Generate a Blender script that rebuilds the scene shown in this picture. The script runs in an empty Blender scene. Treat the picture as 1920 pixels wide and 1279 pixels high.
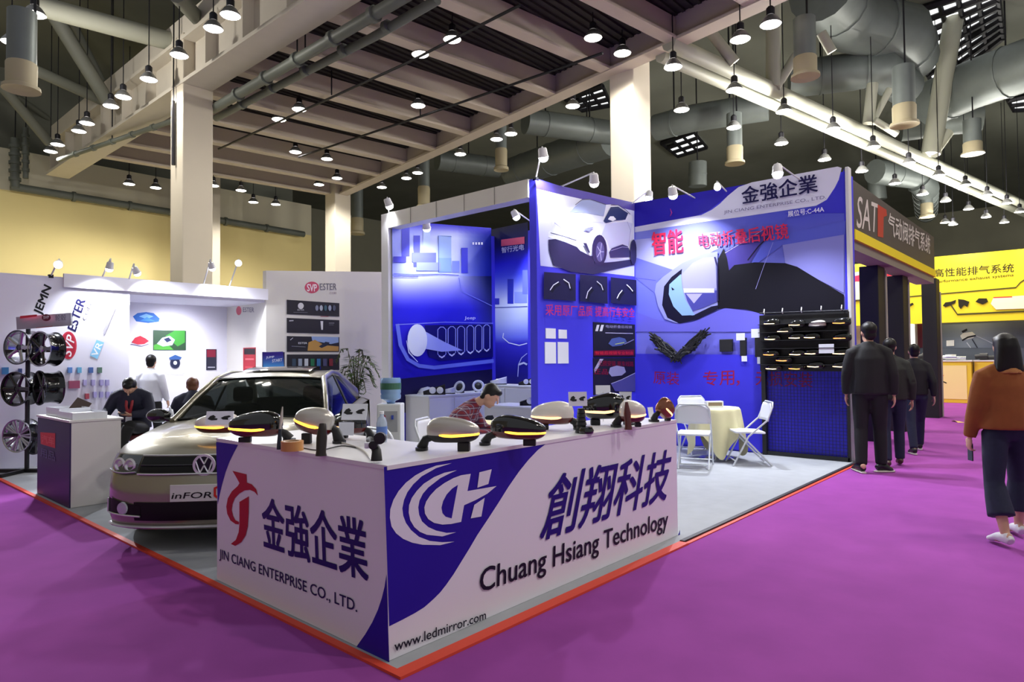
import bpy, bmesh, math, random
from math import sin, cos, pi, radians, sqrt, atan2
from mathutils import Vector, Matrix, Euler
random.seed(7)
S = bpy.context.scene
COL = S.collection

# ------------------------------------------------------------------ camera
EYE = Vector((0, 0, 1.5)); FPX = 1238.6
RIGHT = Vector((0.6628, -0.7487, -0.0087)).normalized()
FWD = Vector((0.7486, 0.6625, 0.0256)); FWD = (FWD - RIGHT * FWD.dot(RIGHT)).normalized()
UP = RIGHT.cross(FWD)
cam_data = bpy.data.cameras.new('camera'); cam = bpy.data.objects.new('camera', cam_data); COL.objects.link(cam)
cam_data.sensor_width = 36; cam_data.lens = FPX * 36 / 1920; cam_data.clip_end = 300
m = Matrix((RIGHT, UP, -FWD)).transposed().to_4x4(); m.translation = EYE
cam.matrix_world = m
S.camera = cam

# ------------------------------------------------------------------ exposure and world
S.view_settings.view_transform = 'Standard'; S.view_settings.look = 'None'
S.view_settings.exposure = 0.0; S.view_settings.gamma = 1.0; S.view_settings.use_curve_mapping = False
W = bpy.data.worlds.new('hall_ambient'); S.world = W; W.use_nodes = True
W.node_tree.nodes['Background'].inputs[0].default_value = (0.93, 0.95, 1.0, 1)
W.node_tree.nodes['Background'].inputs[1].default_value = 0.36
HALL_W = 300.0      # spot power of one high bay lamp
BOOTH_W = 250.0     # spot power of one booth spotlight

# ------------------------------------------------------------------ rays through the photograph
def ray(x, y): return RIGHT * (x - 960) - UP * (y - 640) + FWD * FPX
def onX(x, y, X): d = ray(x, y); return EYE + d * (X / d.x)
def onY(x, y, Y): d = ray(x, y); return EYE + d * (Y / d.y)
def onZ(x, y, Z=0.0): d = ray(x, y); return EYE + d * ((Z - EYE.z) / d.z)
def onD(x, y, D): return EYE + ray(x, y) * (D / FPX)

# ------------------------------------------------------------------ materials
def lin(c):
    if isinstance(c, str): c = [int(c[i:i+2], 16) for i in (0, 2, 4)]
    return tuple(((v/255)/12.92 if v/255 <= .04045 else ((v/255+.055)/1.055)**2.4) for v in c)
MATS = {}
def mat(name, c='808080', rough=.5, metal=0.0, emit=0.0, noise=0.0, nscale=30.0, bump=0.0, coat=0.0, trans=0.0, spec=.5):
    if name in MATS: return MATS[name]
    M = bpy.data.materials.new(name); M.use_nodes = True; nt = M.node_tree; b = nt.nodes['Principled BSDF']
    L = (*lin(c), 1)
    b.inputs['Base Color'].default_value = L; b.inputs['Roughness'].default_value = rough
    b.inputs['Metallic'].default_value = metal; b.inputs['Coat Weight'].default_value = coat
    b.inputs['Transmission Weight'].default_value = trans; b.inputs['Specular IOR Level'].default_value = spec
    if emit:
        b.inputs['Emission Color'].default_value = L; b.inputs['Emission Strength'].default_value = emit
    if noise or bump:
        tc = nt.nodes.new('ShaderNodeTexCoord'); nz = nt.nodes.new('ShaderNodeTexNoise')
        nz.inputs['Scale'].default_value = nscale; nz.inputs['Detail'].default_value = 5
        nt.links.new(tc.outputs['Object'], nz.inputs['Vector'])
        if noise:
            mx = nt.nodes.new('ShaderNodeMix'); mx.data_type = 'RGBA'
            mx.inputs[6].default_value = (*[v*(1-noise) for v in L[:3]], 1); mx.inputs[7].default_value = (*[min(1, v*(1+noise)) for v in L[:3]], 1)
            nt.links.new(nz.outputs['Fac'], mx.inputs[0]); nt.links.new(mx.outputs[2], b.inputs['Base Color'])
        if bump:
            bp = nt.nodes.new('ShaderNodeBump'); bp.inputs['Strength'].default_value = bump; bp.inputs['Distance'].default_value = .01
            nt.links.new(nz.outputs['Fac'], bp.inputs['Height']); nt.links.new(bp.outputs[0], b.inputs['Normal'])
    MATS[name] = M; return M
def print_mat(name='printed_ink', rough=.45):
    if name in MATS: return MATS[name]
    M = bpy.data.materials.new(name); M.use_nodes = True; nt = M.node_tree; b = nt.nodes['Principled BSDF']
    a = nt.nodes.new('ShaderNodeVertexColor'); a.layer_name = 'Ink'
    nt.links.new(a.outputs[0], b.inputs['Base Color']); b.inputs['Roughness'].default_value = rough
    b.inputs['Specular IOR Level'].default_value = .25
    MATS[name] = M; return M

# ------------------------------------------------------------------ mesh building
class MB:
    def __init__(s): s.v = []; s.f = []
    def add(s, v, f):
        o = len(s.v); s.v += [Vector(p) for p in v]; s.f += [[i + o for i in q] for q in f]; return s
    def box(s, c, d, rz=0, rot=None):
        c = Vector(c); hx, hy, hz = d[0]/2, d[1]/2, d[2]/2
        R = (rot if rot is not None else Matrix.Rotation(rz, 3, 'Z'))
        v = [c + R @ Vector((x*hx, y*hy, z*hz)) for z in (-1, 1) for y in (-1, 1) for x in (-1, 1)]
        return s.add(v, [(0,2,3,1),(4,5,7,6),(0,1,5,4),(2,6,7,3),(0,4,6,2),(1,3,7,5)])
    def bb(s, a, b):
        return s.box([(a[i]+b[i])/2 for i in range(3)], [abs(a[i]-b[i]) for i in range(3)])
    def etube(s, pts, rad, lat=None, n=10, caps=True):
        pts = [Vector(p) for p in pts]; rings = []
        prev = None
        for i, p in enumerate(pts):
            d = (pts[min(i+1, len(pts)-1)] - pts[max(i-1, 0)])
            if d.length < 1e-9: d = Vector((0, 0, 1))
            d.normalize()
            if lat is not None: u = Vector(lat)
            elif prev is not None: u = prev
            else: u = Vector((1, 0, 0)) if abs(d.x) < .9 else Vector((0, 1, 0))
            u = (u - d * u.dot(d));
            if u.length < 1e-6: u = d.orthogonal()
            u.normalize(); w = d.cross(u); prev = u
            r = rad[i] if isinstance(rad, (list, tuple)) else rad
            a, b = r if isinstance(r, (list, tuple)) else (r, r)
            rings.append([p + u*(a*cos(2*pi*k/n)) + w*(b*sin(2*pi*k/n)) for k in range(n)])
        v = [q for r in rings for q in r]; f = []
        for i in range(len(rings)-1):
            for k in range(n):
                k2 = (k+1) % n; f.append((i*n+k, i*n+k2, (i+1)*n+k2, (i+1)*n+k))
        if caps: f.append(tuple(range(n-1, -1, -1))); f.append(tuple((len(rings)-1)*n+k for k in range(n)))
        return s.add(v, f)
    def tube(s, pts, r, n=8): return s.etube(pts, r, None, n)
    def ell(s, c, r, rot=None, n=14, m=9):
        c = Vector(c); v = []; f = []
        R = rot if rot is not None else Matrix.Identity(3)
        v.append(c + R @ Vector((0, 0, -r[2])))
        for j in range(1, m):
            t = -pi/2 + pi*j/m
            for k in range(n): v.append(c + R @ Vector((r[0]*cos(t)*cos(2*pi*k/n), r[1]*cos(t)*sin(2*pi*k/n), r[2]*sin(t))))
        v.append(c + R @ Vector((0, 0, r[2]))); top = len(v)-1
        for k in range(n):
            k2 = (k+1) % n; f.append((0, 1+k2, 1+k)); f.append((top, top-n+k, top-n+k2))
            for j in range(m-2): f.append((1+j*n+k, 1+j*n+k2, 1+(j+1)*n+k2, 1+(j+1)*n+k))
        return s.add(v, f)
    def lathe(s, prof, c=(0,0,0), rot=None, n=24, closed=False):
        c = Vector(c); R = rot if rot is not None else Matrix.Identity(3); v = []; f = []
        for r, z in prof:
            for k in range(n): v.append(c + R @ Vector((r*cos(2*pi*k/n), r*sin(2*pi*k/n), z)))
        L = len(prof)
        for i in range(L if closed else L-1):
            i2 = (i+1) % L
            for k in range(n):
                k2 = (k+1) % n; f.append((i*n+k, i*n+k2, i2*n+k2, i2*n+k))
        if not closed:
            if prof[0][0] > 1e-6: f.append(tuple(range(n-1, -1, -1)))
            if prof[-1][0] > 1e-6: f.append(tuple((L-1)*n+k for k in range(n)))
        return s.add(v, f)
    def prism(s, poly, ext):
        p = [Vector(q) for q in poly]; e = Vector(ext); n = len(p)
        f = [tuple(range(n-1, -1, -1)), tuple(range(n, 2*n))] + [(i, (i+1) % n, n+(i+1) % n, n+i) for i in range(n)]
        return s.add(p + [q+e for q in p], f)
    def grid(s, fn, nu, nv):
        v = [fn(i/nu, j/nv) for j in range(nv+1) for i in range(nu+1)]
        f = [(j*(nu+1)+i, j*(nu+1)+i+1, (j+1)*(nu+1)+i+1, (j+1)*(nu+1)+i) for j in range(nv) for i in range(nu)]
        return s.add(v, f)
    def xf(s, M):
        s.v = [M @ p for p in s.v]; return s
def T(loc=(0,0,0), rz=0, rx=0, ry=0, sc=1):
    return Matrix.Translation(loc) @ Euler((rx, ry, rz)).to_matrix().to_4x4() @ Matrix.Scale(sc, 4)
def obj(name, mb, material, parent=None, smooth=None, bevel=0, fix=True, solid=0):
    me = bpy.data.meshes.new(name); me.from_pydata([tuple(p) for p in mb.v], [], mb.f)
    if fix:
        bm = bmesh.new(); bm.from_mesh(me); bmesh.ops.recalc_face_normals(bm, faces=bm.faces); bm.to_mesh(me); bm.free()
    me.materials.append(material)
    if smooth is not None:
        me.shade_smooth(); me.set_sharp_from_angle(angle=radians(smooth))
    o = bpy.data.objects.new(name, me); COL.objects.link(o)
    if parent: o.parent = parent
    if solid:
        md = o.modifiers.new('thickness', 'SOLIDIFY'); md.thickness = solid; md.offset = -1
    if bevel:
        md = o.modifiers.new('bevel', 'BEVEL'); md.width = bevel; md.segments = 2; md.limit_method = 'ANGLE'
    return o
def tag(o, label, cat, group=None, kind=None):
    if label: o['label'] = label
    if cat: o['category'] = cat
    if group: o['group'] = group
    if kind: o['kind'] = kind
    return o
def thing(name, label, cat, loc=(0,0,0), rz=0, group=None):
    o = bpy.data.objects.new(name, None); COL.objects.link(o); o.empty_display_size = .1
    o.location = loc; o.rotation_euler = (0, 0, rz); return tag(o, label, cat, group)
def struct(name, mb, material, label=None, smooth=None, bevel=0):
    o = obj(name, mb, material, None, smooth, bevel); o['kind'] = 'structure'; return tag(o, label, name.split('_')[0])
def copy_tree(o, parent=None):
    c = o.copy(); COL.objects.link(c)
    if parent: c.parent = parent
    for ch in o.children: copy_tree(ch, c)
    return c

# ------------------------------------------------------------------ lettering and printed pictures
_txt = {}
def text_mesh(s, bold=0.0, shear=0.0):
    k = (s, bold, shear)
    if k not in _txt:
        c = bpy.data.curves.new('lettering', 'FONT'); c.body = s; c.offset = bold; c.resolution_u = 3; c.shear = shear
        o = bpy.data.objects.new('lettering', c); COL.objects.link(o); bpy.context.view_layer.update()
        me = bpy.data.meshes.new_from_object(o.evaluated_get(bpy.context.evaluated_depsgraph_get()))
        v = [(p.co.x, p.co.y) for p in me.vertices]; f = [tuple(p.vertices) for p in me.polygons]
        bpy.data.objects.remove(o); bpy.data.curves.remove(c); bpy.data.meshes.remove(me)
        x0 = min(p[0] for p in v); x1 = max(p[0] for p in v); y0 = min(p[1] for p in v); y1 = max(p[1] for p in v)
        _txt[k] = ([((a-x0)/(x1-x0), (b-y0)/(y1-y0)) for a, b in v], f)
    return _txt[k]
class Print:
    """a printed picture on one plane; shapes are given where the photograph shows them and land on the real plane"""
    def __init__(s, unproj, normal, step=.0012, start=1):
        s.un = unproj; s.n = Vector(normal).normalized(); s.k = start; s.step = step; s.v = []; s.f = []; s.c = []
    def _put(s, pts, faces, cols):
        o = len(s.v); s.v += pts; s.f += [[i+o for i in q] for q in faces]; s.c += cols
    def poly(s, px, c, lift=True):
        if lift: s.k += 1
        off = s.n * (s.step * s.k)
        cols = [(*lin(c), 1)]*len(px) if not isinstance(c, list) else [(*lin(q), 1) for q in c]
        s._put([s.un(x, y) + off for x, y in px], [list(range(len(px)))], cols); return s
    def polyn(s, lists, c):
        s.k += 1
        for p in lists: s.poly(p, c, False)
        return s
    def rect(s, x0, y0, x1, y1, c): return s.poly([(x0, y1), (x1, y1), (x1, y0), (x0, y0)], c)
    def gradient(s, q, nu, nv, fn):
        """q: four corners tl,tr,br,bl; fn(u,v) -> colour"""
        s.k += 1; off = s.n*(s.step*s.k)
        a, b, c, d = [s.un(*p) for p in q]
        pts = []; cols = []
        for j in range(nv+1):
            for i in range(nu+1):
                u, v = i/nu, j/nv
                pts.append((a*(1-u)+b*u)*(1-v) + (d*(1-u)+c*u)*v + off); cols.append((*lin(fn(u, v)), 1))
        s._put(pts, [(j*(nu+1)+i, (j+1)*(nu+1)+i, (j+1)*(nu+1)+i+1, j*(nu+1)+i+1) for j in range(nv) for i in range(nu)], cols); return s
    def line(s, px, w, c):
        """stroke of pixel width w"""
        s.k += 1; L = []; Rr = []
        for i, (x, y) in enumerate(px):
            x0, y0 = px[max(i-1, 0)]; x1, y1 = px[min(i+1, len(px)-1)]
            l = math.hypot(x1-x0, y1-y0) or 1; nx, ny = -(y1-y0)/l, (x1-x0)/l
            ww = w[i] if isinstance(w, (list, tuple)) else w
            L.append((x+nx*ww/2, y+ny*ww/2)); Rr.append((x-nx*ww/2, y-ny*ww/2))
        off = s.n*(s.step*s.k); n = len(px)
        s._put([s.un(*p)+off for p in L+Rr], [(i, i+1, n+i+1, n+i) for i in range(n-1)], [(*lin(c), 1)]*(2*n)); return s
    def text(s, string, bl, br, tl, c, bold=0.0, shear=0.0):
        s.k += 1; off = s.n*(s.step*s.k); v, f = text_mesh(string, 0, shear)
        o, a, b = s.un(*bl), s.un(*br), s.un(*tl); A, B = a-o, b-o
        e = bold*B.length/A.length if A.length else 0; g = bold*.7
        for dx, dy, k in ([(0, 0, 0)] if not bold else [(-e, -g, 0), (e, g, .15), (-e, g, .3), (e, -g, .45)]):
            q = off + s.n*(s.step*k)
            s._put([o + A*(x+dx) + B*(y+dy) + q for x, y in v], f, [(*lin(c), 1)]*len(v))
        return s
    def build(s, name, parent=None, M=None, rough=.45):
        me = bpy.data.meshes.new(name); v = s.v
        if parent is not None:
            inv = (Matrix.Translation(parent.location) @ parent.rotation_euler.to_matrix().to_4x4()).inverted(); v = [inv @ p for p in v]
        me.from_pydata([tuple(p) for p in v], [], s.f)
        ca = me.color_attributes.new('Ink', 'FLOAT_COLOR', 'POINT'); ca.data.foreach_set('color', [x for q in s.c for x in q])
        me.materials.append(M or print_mat())
        o = bpy.data.objects.new(name, me); COL.objects.link(o)
        if parent is not None: o.parent = parent
        return o
def mixc(a, b, t):
    t = max(0, min(1, t)); h = lambda c: [int(c[i:i+2], 16) for i in (0, 2, 4)] if isinstance(c, str) else c
    return [x*(1-t)+y*t for x, y in zip(h(a), h(b))]
def ordinal(i): return ['first', 'second', 'third', 'fourth', 'fifth', 'sixth', 'seventh', 'eighth', 'ninth', 'tenth', 'eleventh', 'twelfth', 'thirteenth', 'fourteenth', 'fifteenth', 'sixteenth', 'seventeenth', 'eighteenth', 'nineteenth', 'twentieth', 'twenty-first', 'twenty-second', 'twenty-third', 'twenty-fourth', 'twenty-fifth'][i]
def lamp_light(name, kind, loc, target, power, color, parent=None, size=1.2, blend=.6, radius=.1):
    d = bpy.data.lights.new(name, kind); d.energy = power; d.color = color
    if kind == 'SPOT': d.spot_size = size; d.spot_blend = blend
    d.shadow_soft_size = radius
    o = bpy.data.objects.new(name, d); COL.objects.link(o)
    dirv = (Vector(target) - Vector(loc)); o.rotation_euler = dirv.to_track_quat('-Z', 'Y').to_euler(); o.location = loc
    if parent:
        o.parent = parent
    return o
# ================================================================== hall: floor, walls, columns, roof
CARPET = mat('purple_carpet', '954799', .95, noise=.18, nscale=3.0, spec=.1)
GREYCARPET = mat('grey_booth_carpet', 'a6a9ae', .95, noise=.12, nscale=5.0, spec=.1)
WARMWALL = mat('warm_plaster', 'f0de9c', .85, noise=.06, nscale=.6)
PALEWALL = mat('pale_plaster', 'cdc8b2', .85, noise=.05, nscale=.8)
DARKROOF = mat('dark_roof_sheet', '74776c', .8, noise=.2, nscale=.5)
FARGREY = mat('far_grey_wall', 'a09f8c', .85, noise=.15, nscale=.4)
COLUMN = mat('column_paint', 'cfc6b4', .7, noise=.04, nscale=2)
BEAMPAINT = mat('beam_paint', 'cfc8ba', .6, noise=.05, nscale=3)
COFFER = mat('coffer_paint', 'c8bcac', .7, noise=.05, nscale=2)
DECK = mat('deck_slats', '2b2725', .9, noise=.35, nscale=9)
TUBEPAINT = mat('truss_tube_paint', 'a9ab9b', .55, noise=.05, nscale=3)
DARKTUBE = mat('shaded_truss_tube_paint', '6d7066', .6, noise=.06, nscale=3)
DUCT = mat('galvanised_duct', '6f7775', .5, .3, noise=.12, nscale=4)
PIPE = mat('grey_green_pipe', '5f655e', .5, noise=.06, nscale=4)
REDPAINT = mat('red_valve_paint', 'a8382c', .5)
DARKMETAL = mat('dark_metal', '24242a', .45, .5)
WHITEMETAL = mat('white_metal', 'd6d6d8', .4)
CREAM = mat('cream_nozzle', 'aea486', .6)

struct('floor', MB().bb((-14, -24, -.1), (72, 52, -.004)), mat('hall_concrete', '8d8a84', .8, noise=.1, nscale=1.5), 'grey concrete hall floor')
struct('floor_carpet', MB().bb((-9, -5, -.004), (2.1, 14, 0)).bb((2.1, -5, -.004), (27, 2.6, 0)).bb((10.1, 2.6, -.004), (27, 4.5, 0)), CARPET, 'purple exhibition carpet along the aisles')
plat = MB().bb((2.03, 2.55, -.02), (10.3, 13.2, .012))
struct('trim_1', plat, GREYCARPET, 'light grey booth carpet under the blue booth')
TAPE = mat('red_tape', 'e0492f', .6)
struct('trim_2', MB().bb((1.985, 2.47, 0), (2.03, 11.2, .014)), TAPE, 'red tape along the left edge of the booth carpet')
struct('trim_3', MB().bb((1.985, 2.47, .0005), (4.9, 2.55, .0145)).bb((4.9, 2.475, .0005), (9.9, 2.51, .008)), TAPE, 'red tape along the front edge of the booth carpet')
struct('trim_4', MB().bb((4.9, 2.512, 0), (10.2, 2.55, .022)), mat('black_edge_strip', '1c1a22', .6), 'black strip on the front edge of the booth carpet')

def edgeX(y): return 14.43 + .163*(y-7.5)
YW = 33.0
struct('wall_back', MB().bb((-14, YW, 0), (20.3, YW+.4, 8.5)), WARMWALL, 'warm yellow plaster wall at the back of the hall')
struct('trim_5', MB().bb((-14, YW, 8.5), (20.3, YW+.4, 10.2)), PALEWALL, 'pale upper band of the back wall')
struct('wall_back_upper', MB().bb((-14, YW+2, 10.2), (20.3, YW+2.4, 15)), DARKROOF)
struct('wall_far', MB().bb((-14, 49, 0), (72, 49.4, 15)), FARGREY)
struct('wall_right', MB().bb((70, -24, 0), (70.4, 49, 15)), FARGREY)
struct('wall_left', MB().bb((-14.4, -2, 0), (-14, 49, 15)), PALEWALL)
struct('ceiling', MB().bb((3.0, -24, 14.2), (72, 52, 14.5)), DARKROOF, 'dark corrugated roof over the hall')

def column(name, x0, y0, x1, y1, label):
    struct(name, MB().bb((x0, y0, 0), (x1, y1, 10.4)), COLUMN, label, bevel=.03)
column('column', 7.37, 18.3, 8.19, 19.12, 'pale square column behind the white booth')
column('column', 14.87, 8.87, 15.75, 9.6, 'pale square column behind the blue booth')
column('column', 16.95, 25.6, 17.8, 26.4, 'small distant pale square column at the corner of the coffers')
column('column', 13.2, 30.5, 14.0, 31.2, 'pale pilaster against the yellow wall')

# coffered bay: long girder, edge beam, cross beams, dark deck
g = MB()
g.bb((7.35, 4, 9.0), (8.15, 31.4, 9.1)).bb((7.68, 4, 9.1), (7.82, 31.4, 10.2)).bb((7.35, 4, 10.2), (8.15, 31.4, 10.3)).bb((7.5, 4, 10.3), (8.0, 31.4, 11.0))
for k in range(14): g.bb((7.40, 5+2*k, 9.1), (7.68, 5.05+2*k, 10.2))
o = struct('beam', g, BEAMPAINT, 'long grey steel girder bordering the coffered ceiling over the car side')
e = MB()
ya, yb = 1.5, 26.2
def slab(mb, p, q, w, z0, z1):
    p = Vector(p); q = Vector(q); d = (q-p).normalized(); n = Vector((-d.y, d.x))
    mb.prism([(*(p+n*w/2), z0), (*(q+n*w/2), z0), (*(q-n*w/2), z0), (*(p-n*w/2), z0)], (0, 0, z1-z0))
slab(e, (edgeX(ya), ya), (edgeX(yb), yb), .45, 9.0, 9.08); slab(e, (edgeX(ya), ya), (edgeX(yb), yb), .2, 9.08, 10.35)
struct('beam', e, COFFER, 'edge beam bordering the coffered ceiling over the blue booth')
for n in range(-3, 11):
    y = 7.42 + 2.07*n
    if y > 28 or y < 2.2: continue
    ex = edgeX(y) - .12; c = MB(); xl = 7.84
    slab(c, (xl, y + .135*(ex-xl)), (ex, y), .34, 9.03, 9.1); slab(c, (xl, y + .135*(ex-xl)), (ex, y), .16, 9.1, 9.6)
    struct('cross_beam', c, COFFER, 'cross beam of the coffered ceiling, %s from the front' % ordinal(n+3))
dk = MB(); dk.prism([(7.84, 2, 9.66), (edgeX(2)-.1, 2, 9.66), (edgeX(28)-.1, 28, 9.66), (7.84, 30, 9.66)], (0, 0, .1))
for k in range(118): dk.bb((7.95, 2.2+.22*k, 9.6), (edgeX(2.2+.22*k)-.15, 2.29+.22*k, 9.66))
struct('ceiling_deck', dk, DECK, 'dark slatted deck above the cross beams')

# roof truss over the right aisle
def tube_s(name, pts, r, M, label, n=10):
    return struct(name, MB().tube(pts, r, n), M, label, smooth=40)
A0, A1 = Vector((14.2, 7.48, 9.0)), Vector((60, -.6, 9.0)); B0, B1 = Vector((14.6, 7.92, 8.95)), Vector((62, -.3, 8.95))
tube_s('truss_chord', [A0, A1], .2, TUBEPAINT, 'upper chord of the roof truss over the aisle')
tube_s('truss_chord', [B0, B1], .16, TUBEPAINT, 'lower chord of the roof truss over the aisle')
k = 0
for (xa, ya_, xb, yb_, z, r) in [(1450,165,1450,-30,13.5,.2),(1455,165,1492,105,11.2,.13),(1378,118,1328,55,11,.14),(1628,232,1636,158,12.2,.17),(1634,232,1668,168,11.6,.11),(1640,226,1682,252,9.3,.11),(1745,290,1796,-10,14,.33),(1748,290,1778,248,10.8,.2),(1560,98,1540,62,11.5,.12)]:
    p = onZ(xa, ya_, 9.0); q = onD(xb, yb_, (p-EYE).dot(FWD)*1.0)
    tube_s('truss_strut', [p, q], r, TUBEPAINT, 'grey strut rising from the aisle truss, %s from the column' % ordinal(k)); k += 1
# truss tubes in the dark roof space at the upper left
k = 0
for (xa, ya_, xb, yb_, d, r) in [(60,8,335,82,17,.26),(95,18,205,196,19,.21),(125,20,190,150,24,.14),(66,132,190,188,20,.17),(0,158,92,268,21,.16),(64,85,330,80,30,.16),(0,185,150,182,30,.14),(330,-10,375,40,16,.2),(30,180,100,230,28,.12)]:
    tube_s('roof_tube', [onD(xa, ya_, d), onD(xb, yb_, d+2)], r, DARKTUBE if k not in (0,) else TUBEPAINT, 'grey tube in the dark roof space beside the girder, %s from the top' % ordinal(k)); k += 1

# pipes
PZ = 8.7
def pipe(pts, r, label, M=PIPE, joints=True):
    t = thing('pipe_run', label, 'pipe', pts[0])
    L = [p - Vector(pts[0]) for p in map(Vector, pts)]
    obj('pipe', MB().tube(L, r, 10), M, t, smooth=40)
    q = (L[0]+L[-1])/2; top = 14.25 if not (7.9 < (pts[0]+q).x < edgeX((pts[0]+q).y)) else 9.7
    obj('hanger', MB().tube([q, (q.x, q.y, top-pts[0].z)], .02, 6), DARKMETAL, t)
    if joints:
        a, b = L[0], L[-1]
        for q in range(1, 6):
            p = a + (b-a)*(q/6.0); dd = (b-a).normalized()*.06
            obj('coupling', MB().tube([p-dd, p+dd], r*1.35, 10), M, t, smooth=40)
    return t
pipe([onZ(400, 205, 8.6), onZ(790, -25, 8.6)], .13, 'thick grey pipe under the coffers, passing beside the near column')
pipe([onZ(405, 222, 8.55), onZ(700, 70, 8.55), onZ(820, 0, 8.55)], .1, 'thinner grey pipe under the coffers beside the thick one')
pipe([onY(20, 350, 32.6), onY(330, 400, 32.6), onY(570, 440, 32.6)], .16, 'long dark pipe along the top of the yellow wall')
pipe([onY(28, 260, 32.5), onY(28, 352, 32.5)], .16, 'dark downpipe at the end of the yellow wall')
pipe([onY(48, 240, 31.9), onY(48, 335, 31.9)], .1, 'slim downpipe beside the dark downpipe')
for i, (a, b) in enumerate([((700, 195), (1160, 105)), ((400, 280), (970, 20)), ((640, 190), (1010, 0)), ((400, 330), (700, 210))]):
    pass
pipe([onZ(410, 280, 8.9), onZ(760, 120, 8.9), onZ(975, 10, 8.9)], .035, 'thin conduit under the coffers carrying the middle row of lamps', DARKMETAL, False)
pipe([onZ(560, 295, 8.9), onZ(800, 215, 8.9), onZ(1130, 100, 8.9)], .035, 'thin conduit under the coffers nearer the edge beam', DARKMETAL, False)
pipe([onZ(110, 300, 8.8), onZ(330, 225, 8.8)], .08, 'grey pipe with couplings beside the near column, under the girder', PIPE, True)
pipe([onX(325, 190, 7.3), onX(325, 310, 7.3)], .05, 'black conduit down the near column', DARKMETAL, False)

# air ducts
def duct(pts, r, label, z=None):
    P = [Vector(p) for p in pts]; t = thing('air_duct', label, 'air duct', P[0]); L = [p-P[0] for p in P]
    obj('duct_body', MB().tube(L, r, 16), DUCT, t, smooth=50)
    for i in range(len(L)-1):
        q = (L[i] + L[i+1])/2; obj('hanger', MB().tube([q, Vector((q.x, q.y, 14.25 - P[0].z))], .03, 6), DARKMETAL, t)
    for i in range(len(L)-1):
        n = max(1, int((L[i+1]-L[i]).length/1.6))
        for q in range(n):
            p = L[i] + (L[i+1]-L[i])*((q+.5)/n); d = (L[i+1]-L[i]).normalized()*.03
            obj('seam_ring', MB().tube([p-d, p+d], r*1.04, 16), DUCT, t, smooth=50)
duct([onZ(1540, -20, 12.4), onZ(1590, 40, 12.4), onZ(1690, 62, 12.4), onZ(1705, 110, 12.2)], .95, 'widest round air duct, under the roof above the first cream nozzle')
duct([onZ(1480, 150, 11.2), onZ(1600, 135, 11.2), onZ(1650, 128, 11.2), onZ(1698, 165, 11.0)], .62, 'round air duct bending towards the second nozzle')
duct([onZ(1745, 195, 11.6), onZ(1820, 160, 11.6), onZ(1960, 110, 11.6)], .9, 'wide air duct running behind the barred skylight')
duct([onZ(1690, 235, 11.5), onZ(1840, 215, 11.5)], .7, 'air duct behind the second nozzle')
duct([onZ(1230, 240, 10.5), onZ(1300, 222, 10.5), onZ(1440, 200, 10.5)], .5, 'air duct on the aisle side of the column behind the blue booth')
duct([onZ(985, 228, 11), onZ(1060, 238, 11), onZ(1150, 250, 11)], .5, 'slimmer air duct on the header side of the column behind the blue booth')
duct([onZ(960, 325, 11), onZ(1060, 290, 11), onZ(1145, 262, 11)], .75, 'lower, thicker air duct on the header side of the column behind the blue booth')
duct([onZ(820, 300, 11.2), onZ(935, 315, 11.2)], .5, 'small far air duct over the booth header')
duct([onZ(1640, 322, 10.5), onZ(1715, 332, 10.5), onZ(1735, 352, 10), onD(1737, 400, 42)], .6, 'bent air duct above the black header')
duct([onD(1640, 310, 36), onD(1646, 375, 36)], .45, 'vertical air duct beyond the edge of the blue poster wall')
duct([onD(1308, 305, 30), onD(1308, 350, 30)], .4, 'vertical air duct behind the top of the blue booth')

def nozzle(cx, y0, y1, w, d, label):
    u = d/FPX; top = onD(cx, y0, d); bot = onD(cx, y1, d); h = (top-bot).z; r = w*u/2
    t = thing('air_nozzle', label, 'air nozzle', bot, group='ceiling air nozzles')
    obj('duct', MB().lathe([(r*.82, h*.35), (r*.82, h*.9), (r*.82, h*1.3)], n=18), DUCT, t, smooth=40)
    obj('collar', MB().lathe([(r*.86, h*.04), (r*.88, h*.42), (r*.8, h*.46)], n=18), CREAM, t, smooth=40)
    obj('hanger', MB().tube([(r*.7, 0, h*.5), (r*.7, 0, 14.25-bot.z)], .025, 6), DARKMETAL, t)
    obj('flange', MB().lathe([(r*.5, 0.05), (r*1.08, 0), (r*1.05, h*.06), (r*.86, h*.08)], n=18), CREAM, t, smooth=40)
for a in [(1510, 60, 146, 48, 15, 'large cream air nozzle under the widest duct, highest over the aisle'), (1696, 150, 236, 46, 19, 'cream air nozzle below the skylight'), (1824, 240, 290, 36, 24, 'cream air nozzle beyond the barred skylight'), (1378, 235, 308, 34, 22, 'cream air nozzle above the silver mirror poster wall'), (940, 230, 320, 26, 26, 'cream air nozzle behind the floodlight on the panel corner'), (40, 55, 170, 58, 12, 'cream air nozzle in the dark roof beside the girder'), (795, 300, 392, 26, 30, 'cream air nozzle above the white booth header'), (670, 372, 440, 26, 34, 'cream air nozzle beside the distant corner column'), (1738, 350, 408, 24, 34, 'cream air nozzle above the black header')]: nozzle(*a)

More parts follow.
